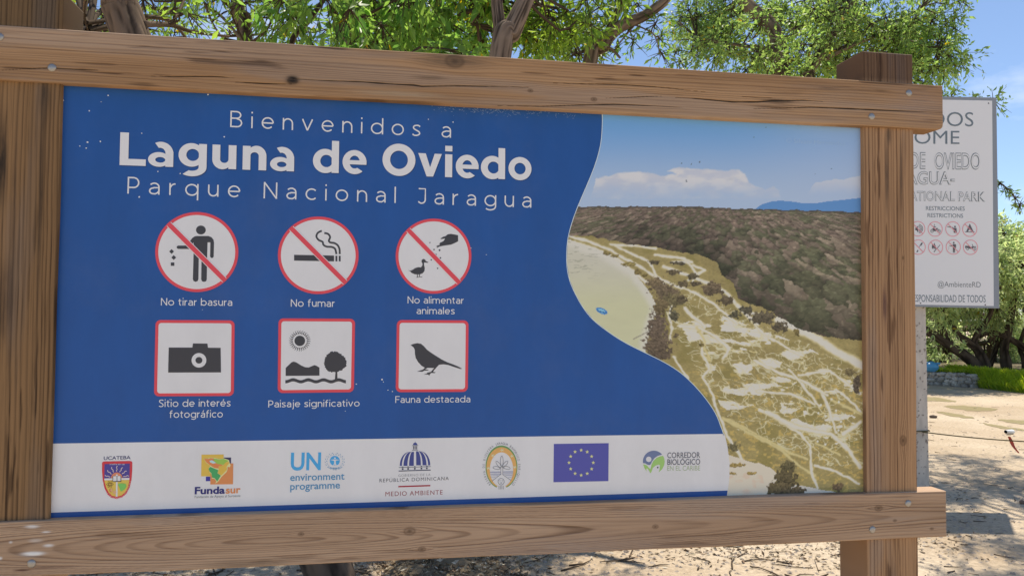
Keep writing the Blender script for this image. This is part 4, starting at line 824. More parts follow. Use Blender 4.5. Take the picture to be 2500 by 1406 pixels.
for i in range(170):
    x = rg.gauss(1215, 55) if i < 110 else rg.uniform(1050, 1420); y0 = 203 + (x - 152) * .0529; y = y0 + abs(rg.gauss(0, 8)) + 8
    a = rg.uniform(-.9, .9); ln = rg.uniform(1.5, 5); pr.stroke([(x, y), (x + ln * math.cos(a), y + ln * math.sin(a))], rg.uniform(.5, 1.0), paint(108, 126, 160), 0.02 * i)
for m_ in pr.mats: panel_me.materials.append(m_)
fm = bpy.data.meshes.new('f'); V = list(panel_mb.v) + list(pr.mb.v); k = len(panel_mb.v)
fm.from_pydata(V, [], list(panel_mb.f) + [tuple(i + k for i in q) for q in pr.mb.f])
for m_ in panel_me.materials: fm.materials.append(m_)
fm.polygons.foreach_set('material_index', np.array([0] * len(panel_mb.f) + [i + 1 for i in pr.mb.m], np.int32)); fm.transform(Matrix.Translation(-WORLD(S))); fm.update()
panel.data = fm; fm.name = 'panel'

# ------------------------------------------------------------------ white sign behind
WD = 7.2
n_ = -(RM @ np.array([0.06, 1, -0.035])); WP = Plane(at(2300, 600, WD), n_)
WS = thing('information_sign', 'tall white park notice with restriction symbols, partly hidden behind the wooden board', 'sign', onG(2240, 1206))
GM = mat('grey_sign_metal', (0.30, 0.33, 0.37), 0.5, 0.4)
def slab(name, c4, thick, m, parent, off=0.0, bev=0.004):
    n = WP.n; f = [WP.hit(*c) + n * off for c in c4]; b = [p - n * thick for p in f]
    return link(name, f + b, [(3, 2, 1, 0), (4, 5, 6, 7), (0, 1, 5, 4), (1, 2, 6, 5), (2, 3, 7, 6), (3, 0, 4, 7)], m, parent)
bd = slab('board', [(1992, 229), (2432.5, 239), (2440, 752.5), (1985, 744)], 0.04, GM, WS)
pr = Print(WP, 3); Print.STEP = 0.0006
WW = paint(212, 217, 220); T1 = paint(92, 102, 112); T2 = paint(100, 106, 112)
pr.poly([(1998, 238), (2422, 246.5), (2426, 747), (1992, 739)], WW, 0)
pr.poly([(2000, 497), (2395, 505), (2397, 632), (1998, 625)], paint(210, 209, 208), 1)
pr.text('BIENVENIDOS', (2046, 305), (2376, 309.5), 34, T1, 2, off=-0.004); pr.text('WELCOME', (2082, 350), (2342, 352.5), 32, T1, 2, off=-0.004)
def outline(body, p0, p1, cap):
    pr.text(body, p0, p1, cap, T2, 2, off=0.024); pr.text(body, p0, p1, cap, WW, 4, off=-0.010)
for wd_, xa, xb, yb, ch_ in (('LAGUNA', 2082, 2196, 409, 38), ('DE', 2222, 2259, 411.5, 38), ('OVIEDO', 2281, 2393, 413, 38), ('JARAGUA-', 2152, 2331, 450, 30), ('JARAGUA', 2070, 2188, 487.5, 22), ('NATIONAL', 2203, 2331, 490, 22), ('PARK', 2339, 2405, 491.5, 22)): outline(wd_, (xa, yb - .3), (xb, yb + .3), ch_)
pr.text('RESTRICCIONES', (2260, 513.5), (2355, 514.5), 9.5, T1, 2, off=0.008); pr.text('RESTRICTIONS', (2264, 530.5), (2351, 532), 9.5, T1, 2, off=0.008)
pr.text('@AmbienteRD', (2289, 700), (2394, 701.5), 13, paint(104, 108, 114), 2, off=-0.004); pr.text('RESPONSABILIDAD DE TODOS', (2222, 736.5), (2406, 738), 17, T1, 2, off=0.0)
pr.poly([(2215, 642), (2276, 644), (2276, 706), (2215, 704)], paint(210, 211, 212), 1)
PK = paint(192, 128, 138); PKF = paint(220, 206, 208); INK = paint(82, 78, 84); ZI = (2210, 520, 11.364)
def icon(cx, cy, draw):
    pr.ell(cx, cy, 208, 212, PKF, 2, ZI, 40); pr.ring(cx, cy, 208, 212, 22, PK, 3, ZI, 40); draw(cx, cy); pr.stroke([(cx - 140, cy - 145), (cx + 140, cy + 145)], 22, PK, 8, ZI)
P_ = lambda cx, cy, l, L=4: pr.poly([(cx + x, cy + y) for x, y in l], INK, L, ZI)
def i_sound(cx, cy):
    P_(cx, cy, [(-70, -30), (-30, -30), (8, -95), (8, 115), (-30, 45), (-70, 45)])
    for r in (50, 85, 120): pr.stroke([(cx + 15 + r * math.cos(a), cy + r * math.sin(a)) for a in np.linspace(-1.45, 1.45, 14)], 16, INK, 4, ZI)
def i_moto(cx, cy):
    for x in (-85, 105): pr.ring(cx + x, cy + 55, 48, 48, 14, INK, 4, ZI, 24); pr.ell(cx + x, cy + 55, 14, 14, INK, 4, ZI, 12)
    P_(cx, cy, [(-90, 0), (-40, -30), (0, -10), (60, -30), (70, -10), (20, 60), (-30, 60), (-60, 20)], 5); P_(cx, cy, [(-50, -70), (-30, -90), (20, -60), (30, -50), (-30, -50)], 6); pr.ell(cx - 20, cy - 122, 14, 14, INK, 4, ZI, 14); pr.stroke([(cx + 60, cy - 20), (cx + 105, cy + 55)], 10, INK, 6, ZI)
def i_hunt(cx, cy):
    pr.ell(cx + 60, cy - 65, 26, 24, INK, 4, ZI, 18); P_(cx, cy, [(-20, -62), (20, -30), (100, -30), (115, 105), (25, 105), (25, 20), (-10, -10)]); P_(cx, cy, [(-155, -72), (-70, -65), (-20, -50), (-20, -35), (-90, -45), (-155, -58)], 5)
def i_tent(cx, cy): P_(cx, cy, [(0, -155), (105, 70), (135, 70), (135, 85), (-135, 85), (-135, 70), (-100, 70)]); pr.poly([(cx - 20, cy + 10), (cx + 50, cy + 66), (cx - 50, cy + 66)], PKF, 5, ZI)
def i_hand(cx, cy): P_(cx, cy, [(20, -5), (90, -120), (125, -125), (120, -95), (75, -30), (50, -40), (30, 5)]); P_(cx, cy, [(-50, 130), (-10, 70), (5, 110), (-15, 140), (-45, 145)])
def i_fire(cx, cy):
    P_(cx, cy, [(-70, 60), (-105, 10), (-100, -60), (-80, -85), (-55, -65), (-35, -130), (-15, -75), (0, -40), (15, 20), (-20, 60), (-40, 10), (-60, 20)]); pr.stroke([(cx - 50, cy + 130), (cx + 20, cy + 50), (cx + 125, cy - 70)], [24, 14, 14], INK, 5, ZI)
def i_lit(cx, cy):
    pr.ell(cx + 10, cy - 118, 24, 24, INK, 4, ZI, 18); P_(cx, cy, [(-20, -80), (60, -80), (75, -60), (75, 30), (55, 30), (50, -40), (45, 160), (25, 160), (20, 50), (10, 160), (-12, 160), (-15, -20)]); P_(cx, cy, [(-110, -35), (-30, -38), (-15, -60), (0, -30), (-30, -15), (-110, -18)], 5)
    for x, y in ((-140, -8), (-125, 25), (-135, 62)): P_(cx + x, cy + y, [(-9, 0), (0, -9), (9, 0), (0, 9)])
def i_jeep(cx, cy):
    P_(cx, cy, [(-150, -40), (-20, -35), (5, 15), (45, -25), (155, -25), (155, -5), (90, 0), (60, 45), (-40, 40), (-60, 5), (-120, 10), (-145, 45)]); pr.stroke([(cx + 45, cy - 85), (cx + 70, cy - 25)], 14, INK, 5, ZI)
    for x in (-80, 125): pr.ring(cx + x, cy + 45, 36, 36, 14, INK, 5, ZI, 20)
for cx, cy, d in ((345, 440, i_sound), (825, 448, i_moto), (1315, 448, i_hunt), (1785, 452, i_tent), (355, 948, i_hand), (838, 955, i_fire), (1330, 945, i_lit), (1805, 952, i_jeep)): icon(cx, cy, d)
for x, y in ((2247, 740), (2405, 744), (2413, 253)): pr.ell(x, y, 1.8, 1.8, INK, 2, None, 10)
pr.build('printed_face', bd); Print.STEP = 0.00022
# post of the white sign
def post_col(V, seed):
    k = fbm(V[:, 2] * 9, V[:, 0] * 40 + V[:, 1] * 40, seed, 4); c = np.array([0.66, 0.60, 0.52])[None, :] * (.75 + .4 * k)[:, None]
    s_ = sstep(.72, .78, fbm(V[:, 0] * 60 + V[:, 1] * 60, V[:, 2] * 55, seed + 4, 2))[:, None]; return c * (1 - .7 * s_) + np.array([.12, .08, .06]) * .7 * s_
pc = onG(2238, 1207); pwid = 0.075; zt = WP.hit(2240, 748)[2] + 0.4
zs = np.linspace(0, zt, 320); V = []; 
back = -WP.n * 0.10; back[2] = 0
rx_ = np.array([r_[0], r_[1], 0]); rx_ /= np.linalg.norm(rx_); fx_ = np.array([-rx_[1], rx_[0], 0])
bx0 = WP.hit(2238, 700) - WP.n * 0.041; pcx = pc.copy()
d0 = np.dot(bx0 - CAM, fx_) + 0.002 - np.dot(pc - CAM, fx_); pcx = pc + fx_ * d0
sec = [(a_, 0) for a_ in np.linspace(-pwid, pwid, 26)] + [(pwid, .06), (pwid, .12), (0, .12), (-pwid, .12), (-pwid, .06)]
lean = lambda z: rx_ * (-0.008 * z)
for z in zs:
    for a, b in sec: V.append(pcx + rx_ * a + fx_ * b + np.array([0, 0, z]) + lean(z))
ns = len(sec); fc = [(i * ns + k, i * ns + (k + 1) % ns, (i + 1) * ns + (k + 1) % ns, (i + 1) * ns + k) for i in range(len(zs) - 1) for k in range(ns)]
V = np.array(V); link('post', V, np.array(fc), mat('worn_white_post', attr=True, rough=0.8, spec=0.2), WS, col=post_col(V, 3))

# ------------------------------------------------------------------ trees
BARK = mat('bark', attr=True, rough=0.95, spec=0.1)
LEAF = mat('leaf', attr=True, rough=0.42, spec=0.45, trans=0.5)
RNG = np.random.default_rng(11)
def leaves(pos, d, ln, wd, cols, rng):
    n = len(pos); d = d / np.linalg.norm(d, axis=1)[:, None]; r = rng.normal(size=(n, 3)); s = np.cross(d, r); s /= np.linalg.norm(s, axis=1)[:, None]; nn = np.cross(s, d)
    ln = ln[:, None]; wd = wd[:, None]; bend = rng.uniform(-.12, .16, (n, 1)) * ln
    v = np.stack([pos, pos + d * ln * .42 + s * wd * .5 + nn * wd * .22, pos + d * ln + nn * bend, pos + d * ln * .42 - s * wd * .5 + nn * wd * .22, pos + d * ln * .45 - nn * wd * .04], 1).reshape(-1, 3)
    b = np.arange(n)[:, None] * 5
    f = np.concatenate([b + np.array([0, 4, 1]), b + np.array([1, 4, 2]), b + np.array([0, 3, 4]), b + np.array([3, 2, 4])], 0)
    return v, f, np.repeat(cols, 5, 0)
def spray(centres, radii, nper, lsize, rng, droop=0.25, lw=(.25, .38), yellow=0.06, greens=((.06, .135, .03), (.13, .21, .05)), twigs=9, twr=0.0035):
    Vs, Fs, Cs, off = [], [], [], 0; tv, tf, tc_ = [], [], []
    g0, g1 = np.array(greens[0]), np.array(greens[1])
    for c, R in zip(centres, radii):
        td = rng.normal(size=(twigs, 3)); td /= np.linalg.norm(td, axis=1)[:, None]; td[:, 2] -= droop * .6; ln = R * rng.uniform(.6, 1.15, twigs)
        n = max(6, int(nper * (R / .3) ** 2)); k = rng.integers(0, twigs, n); t = rng.uniform(.18, 1.0, n) ** .8
        sag = -droop * R * .5 * t ** 2
        p = c + td[k] * (ln[k] * t)[:, None]; p[:, 2] += sag; p += rng.normal(size=(n, 3)) * R * .09
        dr = td[k] * .6 + rng.normal(size=(n, 3)) * .62; dr[:, 2] -= droop
        ll = lsize * rng.uniform(.6, 1.25, n); q = rng.random((n, 1)); clump = rng.uniform(.75, 1.2)
        col = (g0 * (1 - q) + g1 * q) * clump; y = rng.random(n) < yellow * .2; col[y] = np.array([.34, .30, .04]) * rng.uniform(.6, 1.1, (y.sum(), 1))
        v, f, cc = leaves(p, dr, ll, ll * rng.uniform(*lw, n), col, rng); Vs.append(v); Fs.append(f + off); Cs.append(cc); off += len(v)
        for i in range(twigs):
            e = c + td[i] * ln[i]; e[2] -= droop * R * .5; m = c + td[i] * ln[i] * .5; m[2] -= droop * R * .12
            a, b, _ = tube([c, m, e], [twr * 1.6, twr, twr * .4], 3, cap=False); o_ = len(tv); tv.extend(a); tf.extend([tuple(i_ + o_ for i_ in q_) for q_ in b])
    return np.concatenate(Vs), np.concatenate(Fs), np.concatenate(Cs), tv, tf
def bark_col(V, C, tone=1.0, base=(.27, .20, .145), dark=(.05, .037, .028)):
    q = np.array(C)[:, None] + .5; k = sstep(.30, .66, q); return (np.array(dark) * (1 - k) + np.array(base) * k) * tone
def limbs(parts, sides=10, bump=.35, tone=1.0, seed=0, base=(.27, .20, .145)):
    V, Fc, C = [], [], []
    for i, (path, r0, r1, n) in enumerate(parts):
        p = smooth_path(path, n); t = np.linspace(0, 1, n); rr = r0 + (r1 - r0) * t; sd_ = sides if r0 > .03 else 7
        a, b, c = tube(p, rr, sd_, seed + i, bump); o_ = len(V); V.extend(a); Fc.extend([tuple(k + o_ for k in q) for q in b]); C.extend(c)
    V = np.array(V); return V, Fc, bark_col(V, C, tone, base)
def twig_links(centres, skel, rng, V, Fc, C, r=.008):
    S_ = np.array(skel)
    for c in centres:
        d = np.linalg.norm(S_ - c, axis=1) + .6 * np.clip(S_[:, 2] - c[2], 0, None); s0 = S_[np.argmin(d)]
        L_ = np.linalg.norm(c - s0)
        if L_ < .05: continue
        m = s0 * .5 + c * .5 + rng.normal(size=3) * L_ * .10; m2 = s0 * .22 + c * .78 + rng.normal(size=3) * L_ * .08
        rr = r * min(1.8, .55 + L_ * .7)
        a, b, cc = tube(smooth_path([s0, m, m2, c], 7), np.linspace(rr * 1.5, rr * .5, 7), 5, 0, 0, cap=False); o_ = len(V)
        V.extend(a); Fc.extend([tuple(k + o_ for k in q) for q in b]); C.extend(list(np.tile([[.085, .062, .045]], (len(a), 1))))
def tree(name, label, base, parts, cl, rad, nper, lsize, seed, group=None, tone=1.0, sides=12, bark=(.27, .20, .145), rl=.008, **kw):
    rng = np.random.default_rng(seed); o = thing(name, label, 'tree', base, group)
    V, Fc, C = limbs(parts, sides, .36, tone, seed, bark); V = list(V); C = list(C)
    skel = np.concatenate([smooth_path(p[0], 26) for p in parts]); skel = skel[skel[:, 2] > .9] if (skel[:, 2] > .9).any() else skel
    twig_links(cl, skel, rng, V, Fc, C, rl)
    lv, lf, lc, tv, tf = spray(cl, rad, nper, lsize, rng, **kw)
    link('trunk', np.array(V), Fc, BARK, o, smooth=True, col=np.array(C))
    o2 = len(lv)
    tf = np.array(tf); t3 = np.concatenate([tf[:, [0, 1, 2]], tf[:, [0, 2, 3]]])
    link('crown', np.concatenate([lv, np.array(tv)]), np.concatenate([lf, t3 + o2]), [LEAF, BARK], o, mi=np.concatenate([np.zeros(len(lf)), np.ones(len(t3))]), col=np.concatenate([lc, np.tile([[.09, .066, .045]], (len(tv), 1))]))
    return o
def cloud(poly, n, d0, d1, rng, ylift=None):   # random spots seen inside a pixel polygon, between two depths
    P = np.array(poly, float); out = []
    lo, hi = P.min(0), P.max(0)
    while len(out) < n:
        x, y = rng.uniform(lo[0], hi[0]), rng.uniform(lo[1], hi[1]); r = False; j = len(P) - 1
        for i in range(len(P)):
            if ((P[i, 1] > y) != (P[j, 1] > y)) and (x < (P[j, 0] - P[i, 0]) * (y - P[i, 1]) / (P[j, 1] - P[i, 1]) + P[i, 0]): r = not r
            j = i
        if r: out.append(at(x, y, rng.uniform(d0, d1)))
    return np.array(out)
rng = np.random.default_rng(3)
def gp(x, y): return onG(x, y)
G1 = 'trees shading the wooden board'
# leaning rough trunk
B_ = gp(803, 1408); d1 = np.dot(B_ - CAM, RM[:, 1])
cl = np.concatenate([cloud([(-150, -260), (560, -260), (620, 60), (520, 110), (200, 100), (60, -40)], 24, 4.9, 6.8, rng), cloud([(150, -60), (560, -60), (640, 130), (180, 110)], 16, 6.2, 8.0, rng)])
tree('leaning_tree', 'thick rough trunk leaning left behind the board, its foot in the litter', B_,
     [([B_ + [0.03, 0, -.08], at(790, 1360, d1), at(560, 740, d1 + .05), at(318, 84, d1 + .1), at(288, -10, d1 + .1), at(200, -260, d1 + .2)], .155, .085, 190),
      ([at(352, 60, d1 + .1), at(420, 62, d1 + .3), at(470, 78, d1 + .5), at(560, 90, d1 + .7)], .022, .008, 14),
      ([at(330, 40, d1 + .2), at(395, 45, d1 + .4), at(425, 60, d1 + .5), at(455, 95, d1 + .6)], .018, .008, 14),
      ([at(290, 0, d1 + .15), at(220, -20, d1 + .5), at(205, 30, d1 + .7), at(215, 75, d1 + .8)], .020, .006, 14),
      ([at(420, 60, d1 + .4), at(445, 10, d1 + .6), at(475, -60, d1 + .8)], .014, .006, 12),
      ([at(288, -10, d1 + .1), at(420, -120, d1 + .5), at(520, -260, d1 + .9)], .06, .02, 20)],
     cl, RNG.uniform(.20, .38, len(cl)), 52, .075, 101, G1, sides=44, bark=(.19, .135, .095), rl=.009, greens=((.07, .15, .035), (.15, .245, .055)))
# slim trunks
d = 6.6
cl = np.concatenate([cloud([(460, -300), (830, -300), (850, 60), (800, 125), (520, 110), (470, 20)], 36, 6.0, 7.6, rng)])
tree('slim_tree', 'slim straight trunk rising just right of the leaning tree', gp(640, 1230),
     [([gp(640, 1230) - [0, 0, .05], at(625, 700, d), at(598, 100, d), at(588, 50, d), at(578, 0, d), at(560, -200, d + .2)], .075, .045, 130),
      ([at(600, 110, d - .1), at(540, 40, d), at(500, 10, d + .2), at(470, -60, d + .3)], .014, .006, 16), ([at(500, 10, d + .2), at(520, 60, d + .3), at(545, 95, d + .3)], .012, .006, 10), ([at(580, 0, d), at(680, -100, d + .2), at(760, -220, d + .4)], .03, .012, 16)],
     cl, RNG.uniform(.22, .38, len(cl)), 74, .085, 102, G1, sides=20, droop=.45)
d = 6.0
cl = np.concatenate([cloud([(700, -260), (1180, -300), (1200, 60), (1190, 140), (1000, 135), (820, 120), (680, 105)], 44, 5.2, 6.6, rng), cloud([(860, -40), (1200, -40), (1200, 145), (870, 125)], 30, 6.6, 7.8, rng)])
tree('bent_tree', 'crooked brown trunk with broad drooping leaves, left of the forked tree', gp(845, 1250),
     [([gp(845, 1250) - [0, 0, .05], at(835, 700, d), at(853, 120, d), at(866, 70, d), at(858, 25, d), at(846, -20, d), at(850, -200, d)], .075, .04, 130),
      ([at(700, 240, d + .2), at(712, 105, d + .2), at(755, 50, d + .2), at(800, -10, d + .2), at(880, -90, d + .3)], .026, .016, 22),
      ([at(905, 200, d + .3), at(918, 115, d + .3), at(950, 78, d + .35), at(985, 40, d + .4), at(1010, -40, d + .5)], .045, .025, 20),
      ([at(1000, 130, d + .9), at(1010, 90, d + .9), at(1040, 30, d + 1)], .02, .01, 10), ([at(850, -60, d), at(980, -150, d + .1), at(1080, -240, d + .2)], .028, .012, 14)],
     cl, RNG.uniform(.22, .36, len(cl)), 80, .125, 103, G1, sides=20, droop=.55, yellow=.05, greens=((.055, .14, .035), (.12, .21, .055)))
# forked tree with its mulch mound
B2 = gp(1090, 1388); d = np.dot(B2 - CAM, RM[:, 1])
cl = np.concatenate([cloud([(1120, -260), (1560, -260), (1560, -40), (1470, 60), (1400, 140), (1300, 140), (1260, 0), (1160, -20)], 30, 5.4, 7.2, rng), cloud([(1270, 20), (1420, 20), (1440, 130), (1380, 145), (1270, 130)], 14, 5.6, 6.8, rng), cloud([(1140, -30), (1260, -20), (1200, 120), (1150, 110)], 8, 6.6, 7.4, rng)])
tree('forked_tree', 'sturdy trunk splitting in two above the middle of the board', B2,
     [([B2 - [0, 0, .06], at(1105, 1250, d + .03), at(1170, 700, d + .1), at(1222, 135, d + .15), at(1248, 78, d + .18), at(1275, 20, d + .2), at(1310, -60, d + .25), at(1400, -260, d + .4)], .088, .045, 170),
      ([at(1216, 190, d + .15), at(1220, 120, d + .17), at(1218, 60, d + .18), at(1213, 10, d + .2), at(1211, -40, d + .2), at(1190, -240, d + .3)], .050, .028, 80),
      ([at(1150, 58, d + .9), at(1170, 20, d + .9), at(1190, -40, d + .8)], .02, .014, 10)],
     cl, RNG.uniform(.20, .36, len(cl)), 90, .085, 104, G1, sides=40, greens=((.07, .145, .03), (.155, .245, .05)))
d = 6.9
cl = np.concatenate([cloud([(1390, -380), (1700, -380), (1680, -60), (1600, -10), (1420, 10)], 24, 6.5, 8.0, rng), cloud([(1320, 60), (1450, 40), (1430, 150), (1330, 150)], 10, 7.0, 7.8, rng), np.array([at(1460, 40, 7.1), at(1500, 45, 7.2), at(1545, 100, 7), at(1535, 75, 7), at(1505, 120, 7), at(1470, 135, 7.1), at(1610, 95, 7), at(1615, 130, 7), at(1600, 60, 6.9), at(1560, 15, 7), at(1590, 30, 7)])])
rd = RNG.uniform(.16, .32, len(cl)); rd[-11:] = .16
tree('branching_tree', 'dark slender tree with two rising branches against open sky', gp(1380, 1230),
     [([gp(1380, 1230) - [0, 0, .05], at(1400, 700, d), at(1440, 155, d), at(1470, 115, d), at(1487, 88, d), at(1520, 62, d), at(1560, 45, d), at(1595, 25, d), at(1640, -20, d), at(1740, -180, d)], .075, .034, 60),
      ([at(1478, 108, d), at(1490, 70, d), at(1510, 25, d + .05), at(1540, -30, d + .1), at(1580, -200, d + .2)], .045, .025, 24),
      ([at(1452, 125, d), at(1452, 100, d), at(1442, 75, d - .05), at(1436, 55, d - .05)], .014, .009, 10), ([at(1476, 115, d), at(1495, 122, d - .05), at(1514, 142, d - .1)], .016, .010, 8),
      ([at(1545, 60, d), at(1575, 72, d), at(1600, 90, d), at(1612, 140, d)], .008, .004, 10), ([at(1555, 55, d), at(1530, 85, d), at(1500, 118, d)], .008, .004, 10), ([at(1560, 40, d), at(1545, 18, d), at(1535, 5, d)], .008, .005, 8)],
     cl, rd, 85, .075, 105, G1, sides=20)
# big canopy on the right
d = 9.0
SHADE = []
while len(SHADE) < 40:                  # boughs overhead, beyond the top of the picture
    g_ = onG(rng.uniform(2250, 2620), rng.uniform(1110, 1225)) if len(SHADE) < 30 else onG(rng.uniform(2360, 2640), rng.uniform(1320, 1420)); z_ = rng.uniform(6.3, 7.6); SHADE.append(g_ + np.array(sd) / sd[2] * z_)
SHADE = np.array(SHADE)
canopy = [(1640, -330), (2250, -330), (2345, -40), (2300, 30), (2290, 80), (2320, 140), (2330, 165), (2250, 180), (2180, 185), (2100, 185), (1950, 180), (1800, 165), (1650, 155), (1635, 110), (1660, 60)]
low_ = [(1650, 20), (2050, 10), (2100, 60), (2080, 170), (1900, 180), (1660, 155)]
right_ = [(2110, 60), (2280, 40), (2300, 90), (2340, 160), (2220, 180), (2120, 130)]
cl = np.concatenate([cloud(canopy, 74, 8.2, 10.6, rng), cloud(low_, 60, 8.3, 10.2, rng), cloud(right_, 26, 8.6, 9.6, rng), np.array([at(x, y, 8.9) for x, y in ((2300, -30), (2340, 0), (2330, 40), (2200, 190), (2240, 195), (2330, 160), (2345, 150), (2310, 60), (1650, 130), (1660, 150), (2320, 240), (2390, 245), (2425, 246), (2300, 100))]), np.array([at(x, y, 8.7) for x, y in ((2443, 449), (2456, 459), (2468, 470), (2479, 484), (2489, 499))]), SHADE])
rd = RNG.uniform(.26, .44, len(cl)); m_ = len(SHADE); rd[-m_ - 19:-m_ - 5] = .22; rd[-m_ - 5:-m_] = .10
tree('canopy_tree', 'broad leafy canopy spreading over the right end of the board', gp(1930, 1120),
     [([gp(1930, 1120) - [0, 0, .05], at(1925, 700, d), at(1915, 300, d), at(1900, 120, d), at(1878, 60, d), at(1815, 0, d), at(1770, -120, d), at(1740, -300, d)], .12, .05, 60),
      ([at(1915, 300, d), at(1985, 160, d - .1), at(2060, 40, d - .1), at(2130, -80, d - .1), at(2180, -250, d)], .06, .03, 30),
      ([at(1985, 160, d - .1), at(2120, 95, d - .1), at(2200, 95, d - .1), at(2290, 130, d - .1)], .028, .010, 20),
      ([at(1925, 420, d), at(2120, 330, d - .1), at(2300, 255, d - .1), at(2430, 248, d - .1)], .03, .006, 24),
      ([at(2120, 120, d - .1), at(2180, 130, d - .2), at(2200, 100, d - .2), at(2250, 20, d - .2)], .016, .008, 14),
      ([at(1900, 120, d), at(1800, 110, d), at(1700, 90, d + .1)], .025, .01, 14), ([at(1925, 420, d), at(2150, 330, d - .2), at(2330, 370, d - .3), at(2440, 446, d - .3), at(2470, 472, d - .3), at(2492, 504, d - .3)], .02, .003, 26),
      ([at(2130, -80, d - .1), at(2300, -260, d - .2), at(2480, -330, d - .3)], .035, .015, 16)],
     cl, rd, 125, .068, 106, G1, sides=20, greens=((.085, .165, .05), (.18, .265, .085)), rl=.007, twigs=12, lw=(.30, .44))

# distant trees at the edge of the clearing
def far_tree(label, base, trunks, poly, n, dd, seed, sz=.15):
    rng = np.random.default_rng(seed); cl = cloud(poly, n, dd - 2.2, dd + 2.2, rng)
    return tree('mangrove_tree', label, base, trunks, cl, rng.uniform(.6, 1.05, n), 62, sz, seed, 'trees along the far edge of the clearing', tone=.42, sides=14, rl=.03, droop=.2, greens=((.15, .22, .105), (.28, .33, .16)), yellow=.03, twigs=12, twr=.008)
zw = 0.33
def gz(x, y, d): p = at(x, y, d); return p
D2 = 21.5
b0 = at(2395, 890, 20.3); b0[2] = zw
D2 = np.dot(b0 - CAM, RM[:, 1])
far_tree('far tree with black twin trunks slanting left, next to the blue bag', b0 - [0, 0, zw],
    [([b0 - [0, 0, .5], at(2385, 898, D2), at(2355, 868, D2), at(2320, 845, D2), at(2262, 806, D2), at(2200, 760, D2)], .17, .07, 26), ([b0 - [-.15, 0, .5], at(2404, 895, D2), at(2388, 855, D2), at(2365, 835, D2), at(2335, 812, D2), at(2290, 740, D2)], .16, .06, 26), ([at(2375, 850, D2), at(2385, 815, D2), at(2420, 760, D2), at(2440, 640, D2)], .09, .04, 18), ([at(2330, 850, D2), at(2310, 815, D2), at(2300, 800, D2)], .07, .04, 10)],
    [(2150, 690), (2250, 560), (2440, 555), (2470, 600), (2460, 745), (2420, 755), (2360, 750), (2300, 755), (2200, 745)], 56, D2 + .4, 201)
b0 = at(2462, 890, 20.8); b0[2] = zw; D3 = np.dot(b0 - CAM, RM[:, 1])
far_tree('far tree with upright dark trunk and arching bough, at the right edge', b0 - [0, 0, zw],
    [([b0 - [0, 0, .5], at(2456, 890, D3), at(2452, 850, D3), at(2462, 810, D3), at(2480, 700, D3)], .15, .07, 20), ([at(2540, 880, D3), at(2500, 848, D3), at(2460, 825, D3), at(2420, 812, D3), at(2385, 824, D3)], .11, .05, 20), ([b0 + [.7, .2, -.5], at(2500, 880, D3 + .2), at(2490, 840, D3 + .2), at(2520, 760, D3)], .08, .04, 14), ([b0 + [-.45, .4, -.5], at(2425, 870, D3 + .4), at(2440, 830, D3 + .4), at(2470, 780, D3)], .08, .05, 14)],
    [(2430, 560), (2470, 548), (2520, 535), (2700, 520), (2760, 700), (2640, 800), (2520, 760), (2450, 750), (2440, 650)], 52, D3 + .6, 202)
b0 = onG(2300, 896, zw); D4 = 24.5
bb = at(2300, 880, D4); bb[2] = 0
far_tree('dense low far tree filling the gap beneath the white sign', bb,
    [([bb + [0, 0, 0], at(2310, 850, D4), at(2290, 780, D4)], .2, .1, 14), ([bb + [2.0, .2, 0], at(2420, 850, D4), at(2430, 780, D4)], .16, .1, 14)],
    [(2200, 740), (2520, 700), (2560, 850), (2500, 868), (2400, 862), (2330, 865), (2230, 868)], 40, D4 + 1.5, 203)
far0 = [o for o in COL.objects if o.name.startswith('mangrove_tree')][:3]
for i, (fx_0, dd) in enumerate(((1960, 25.0), (1640, 23.5), (1300, 26.0), (900, 24.5))):
    src = far0[i % 3]; o = src.copy(); COL.objects.link(o); p_ = at(fx_0, 880, dd); o.location = (p_[0], p_[1], 0); o.rotation_euler = (0, 0, .9 + 1.7 * i)
    o['label'] = 'far tree wholly covered by the printed board'
    for ch in list(src.children): c_ = ch.copy(); COL.objects.link(c_); c_.parent = o
# ------------------------------------------------------------------ terrace, wall, grass
TER = mat('terrace_soil', (.17, .14, .09), 0.95, 0.1)
wl = [onG(500, 925), onG(2250, 938), onG(2350, 945), onG(2392, 947)]
tp = [p + np.array([0, .28, zw]) for p in wl]
far = [tp[0] + [-4, 40, 0], tp[-1] + [45, 30, 0]]
bank = [onG(2392, 947) + [0, .02, 0], onG(2440, 953), onG(2520, 962), onG(2700, 978)]
V = [tp[0], tp[1], tp[2], tp[3]] + [p + np.array([.35, 1.5, zw]) for p in bank[1:]] + [far[1], far[0]]
Vb = [p for p in bank[1:]]
V = [tuple(p) for p in V] + [tuple(wl[3] + [0, .1, 0])] + [tuple(p) for p in Vb] + [tuple(wl[0] + [0, .28, 0]), (far[0][0], far[0][1], 0)]
struct(link('terrace', V, [(8, 0, 1, 2, 3, 4, 5, 6, 7), (9, 10, 4, 3), (10, 11, 5, 4), (11, 12, 6, 5), (13, 0, 8, 14)], TER))
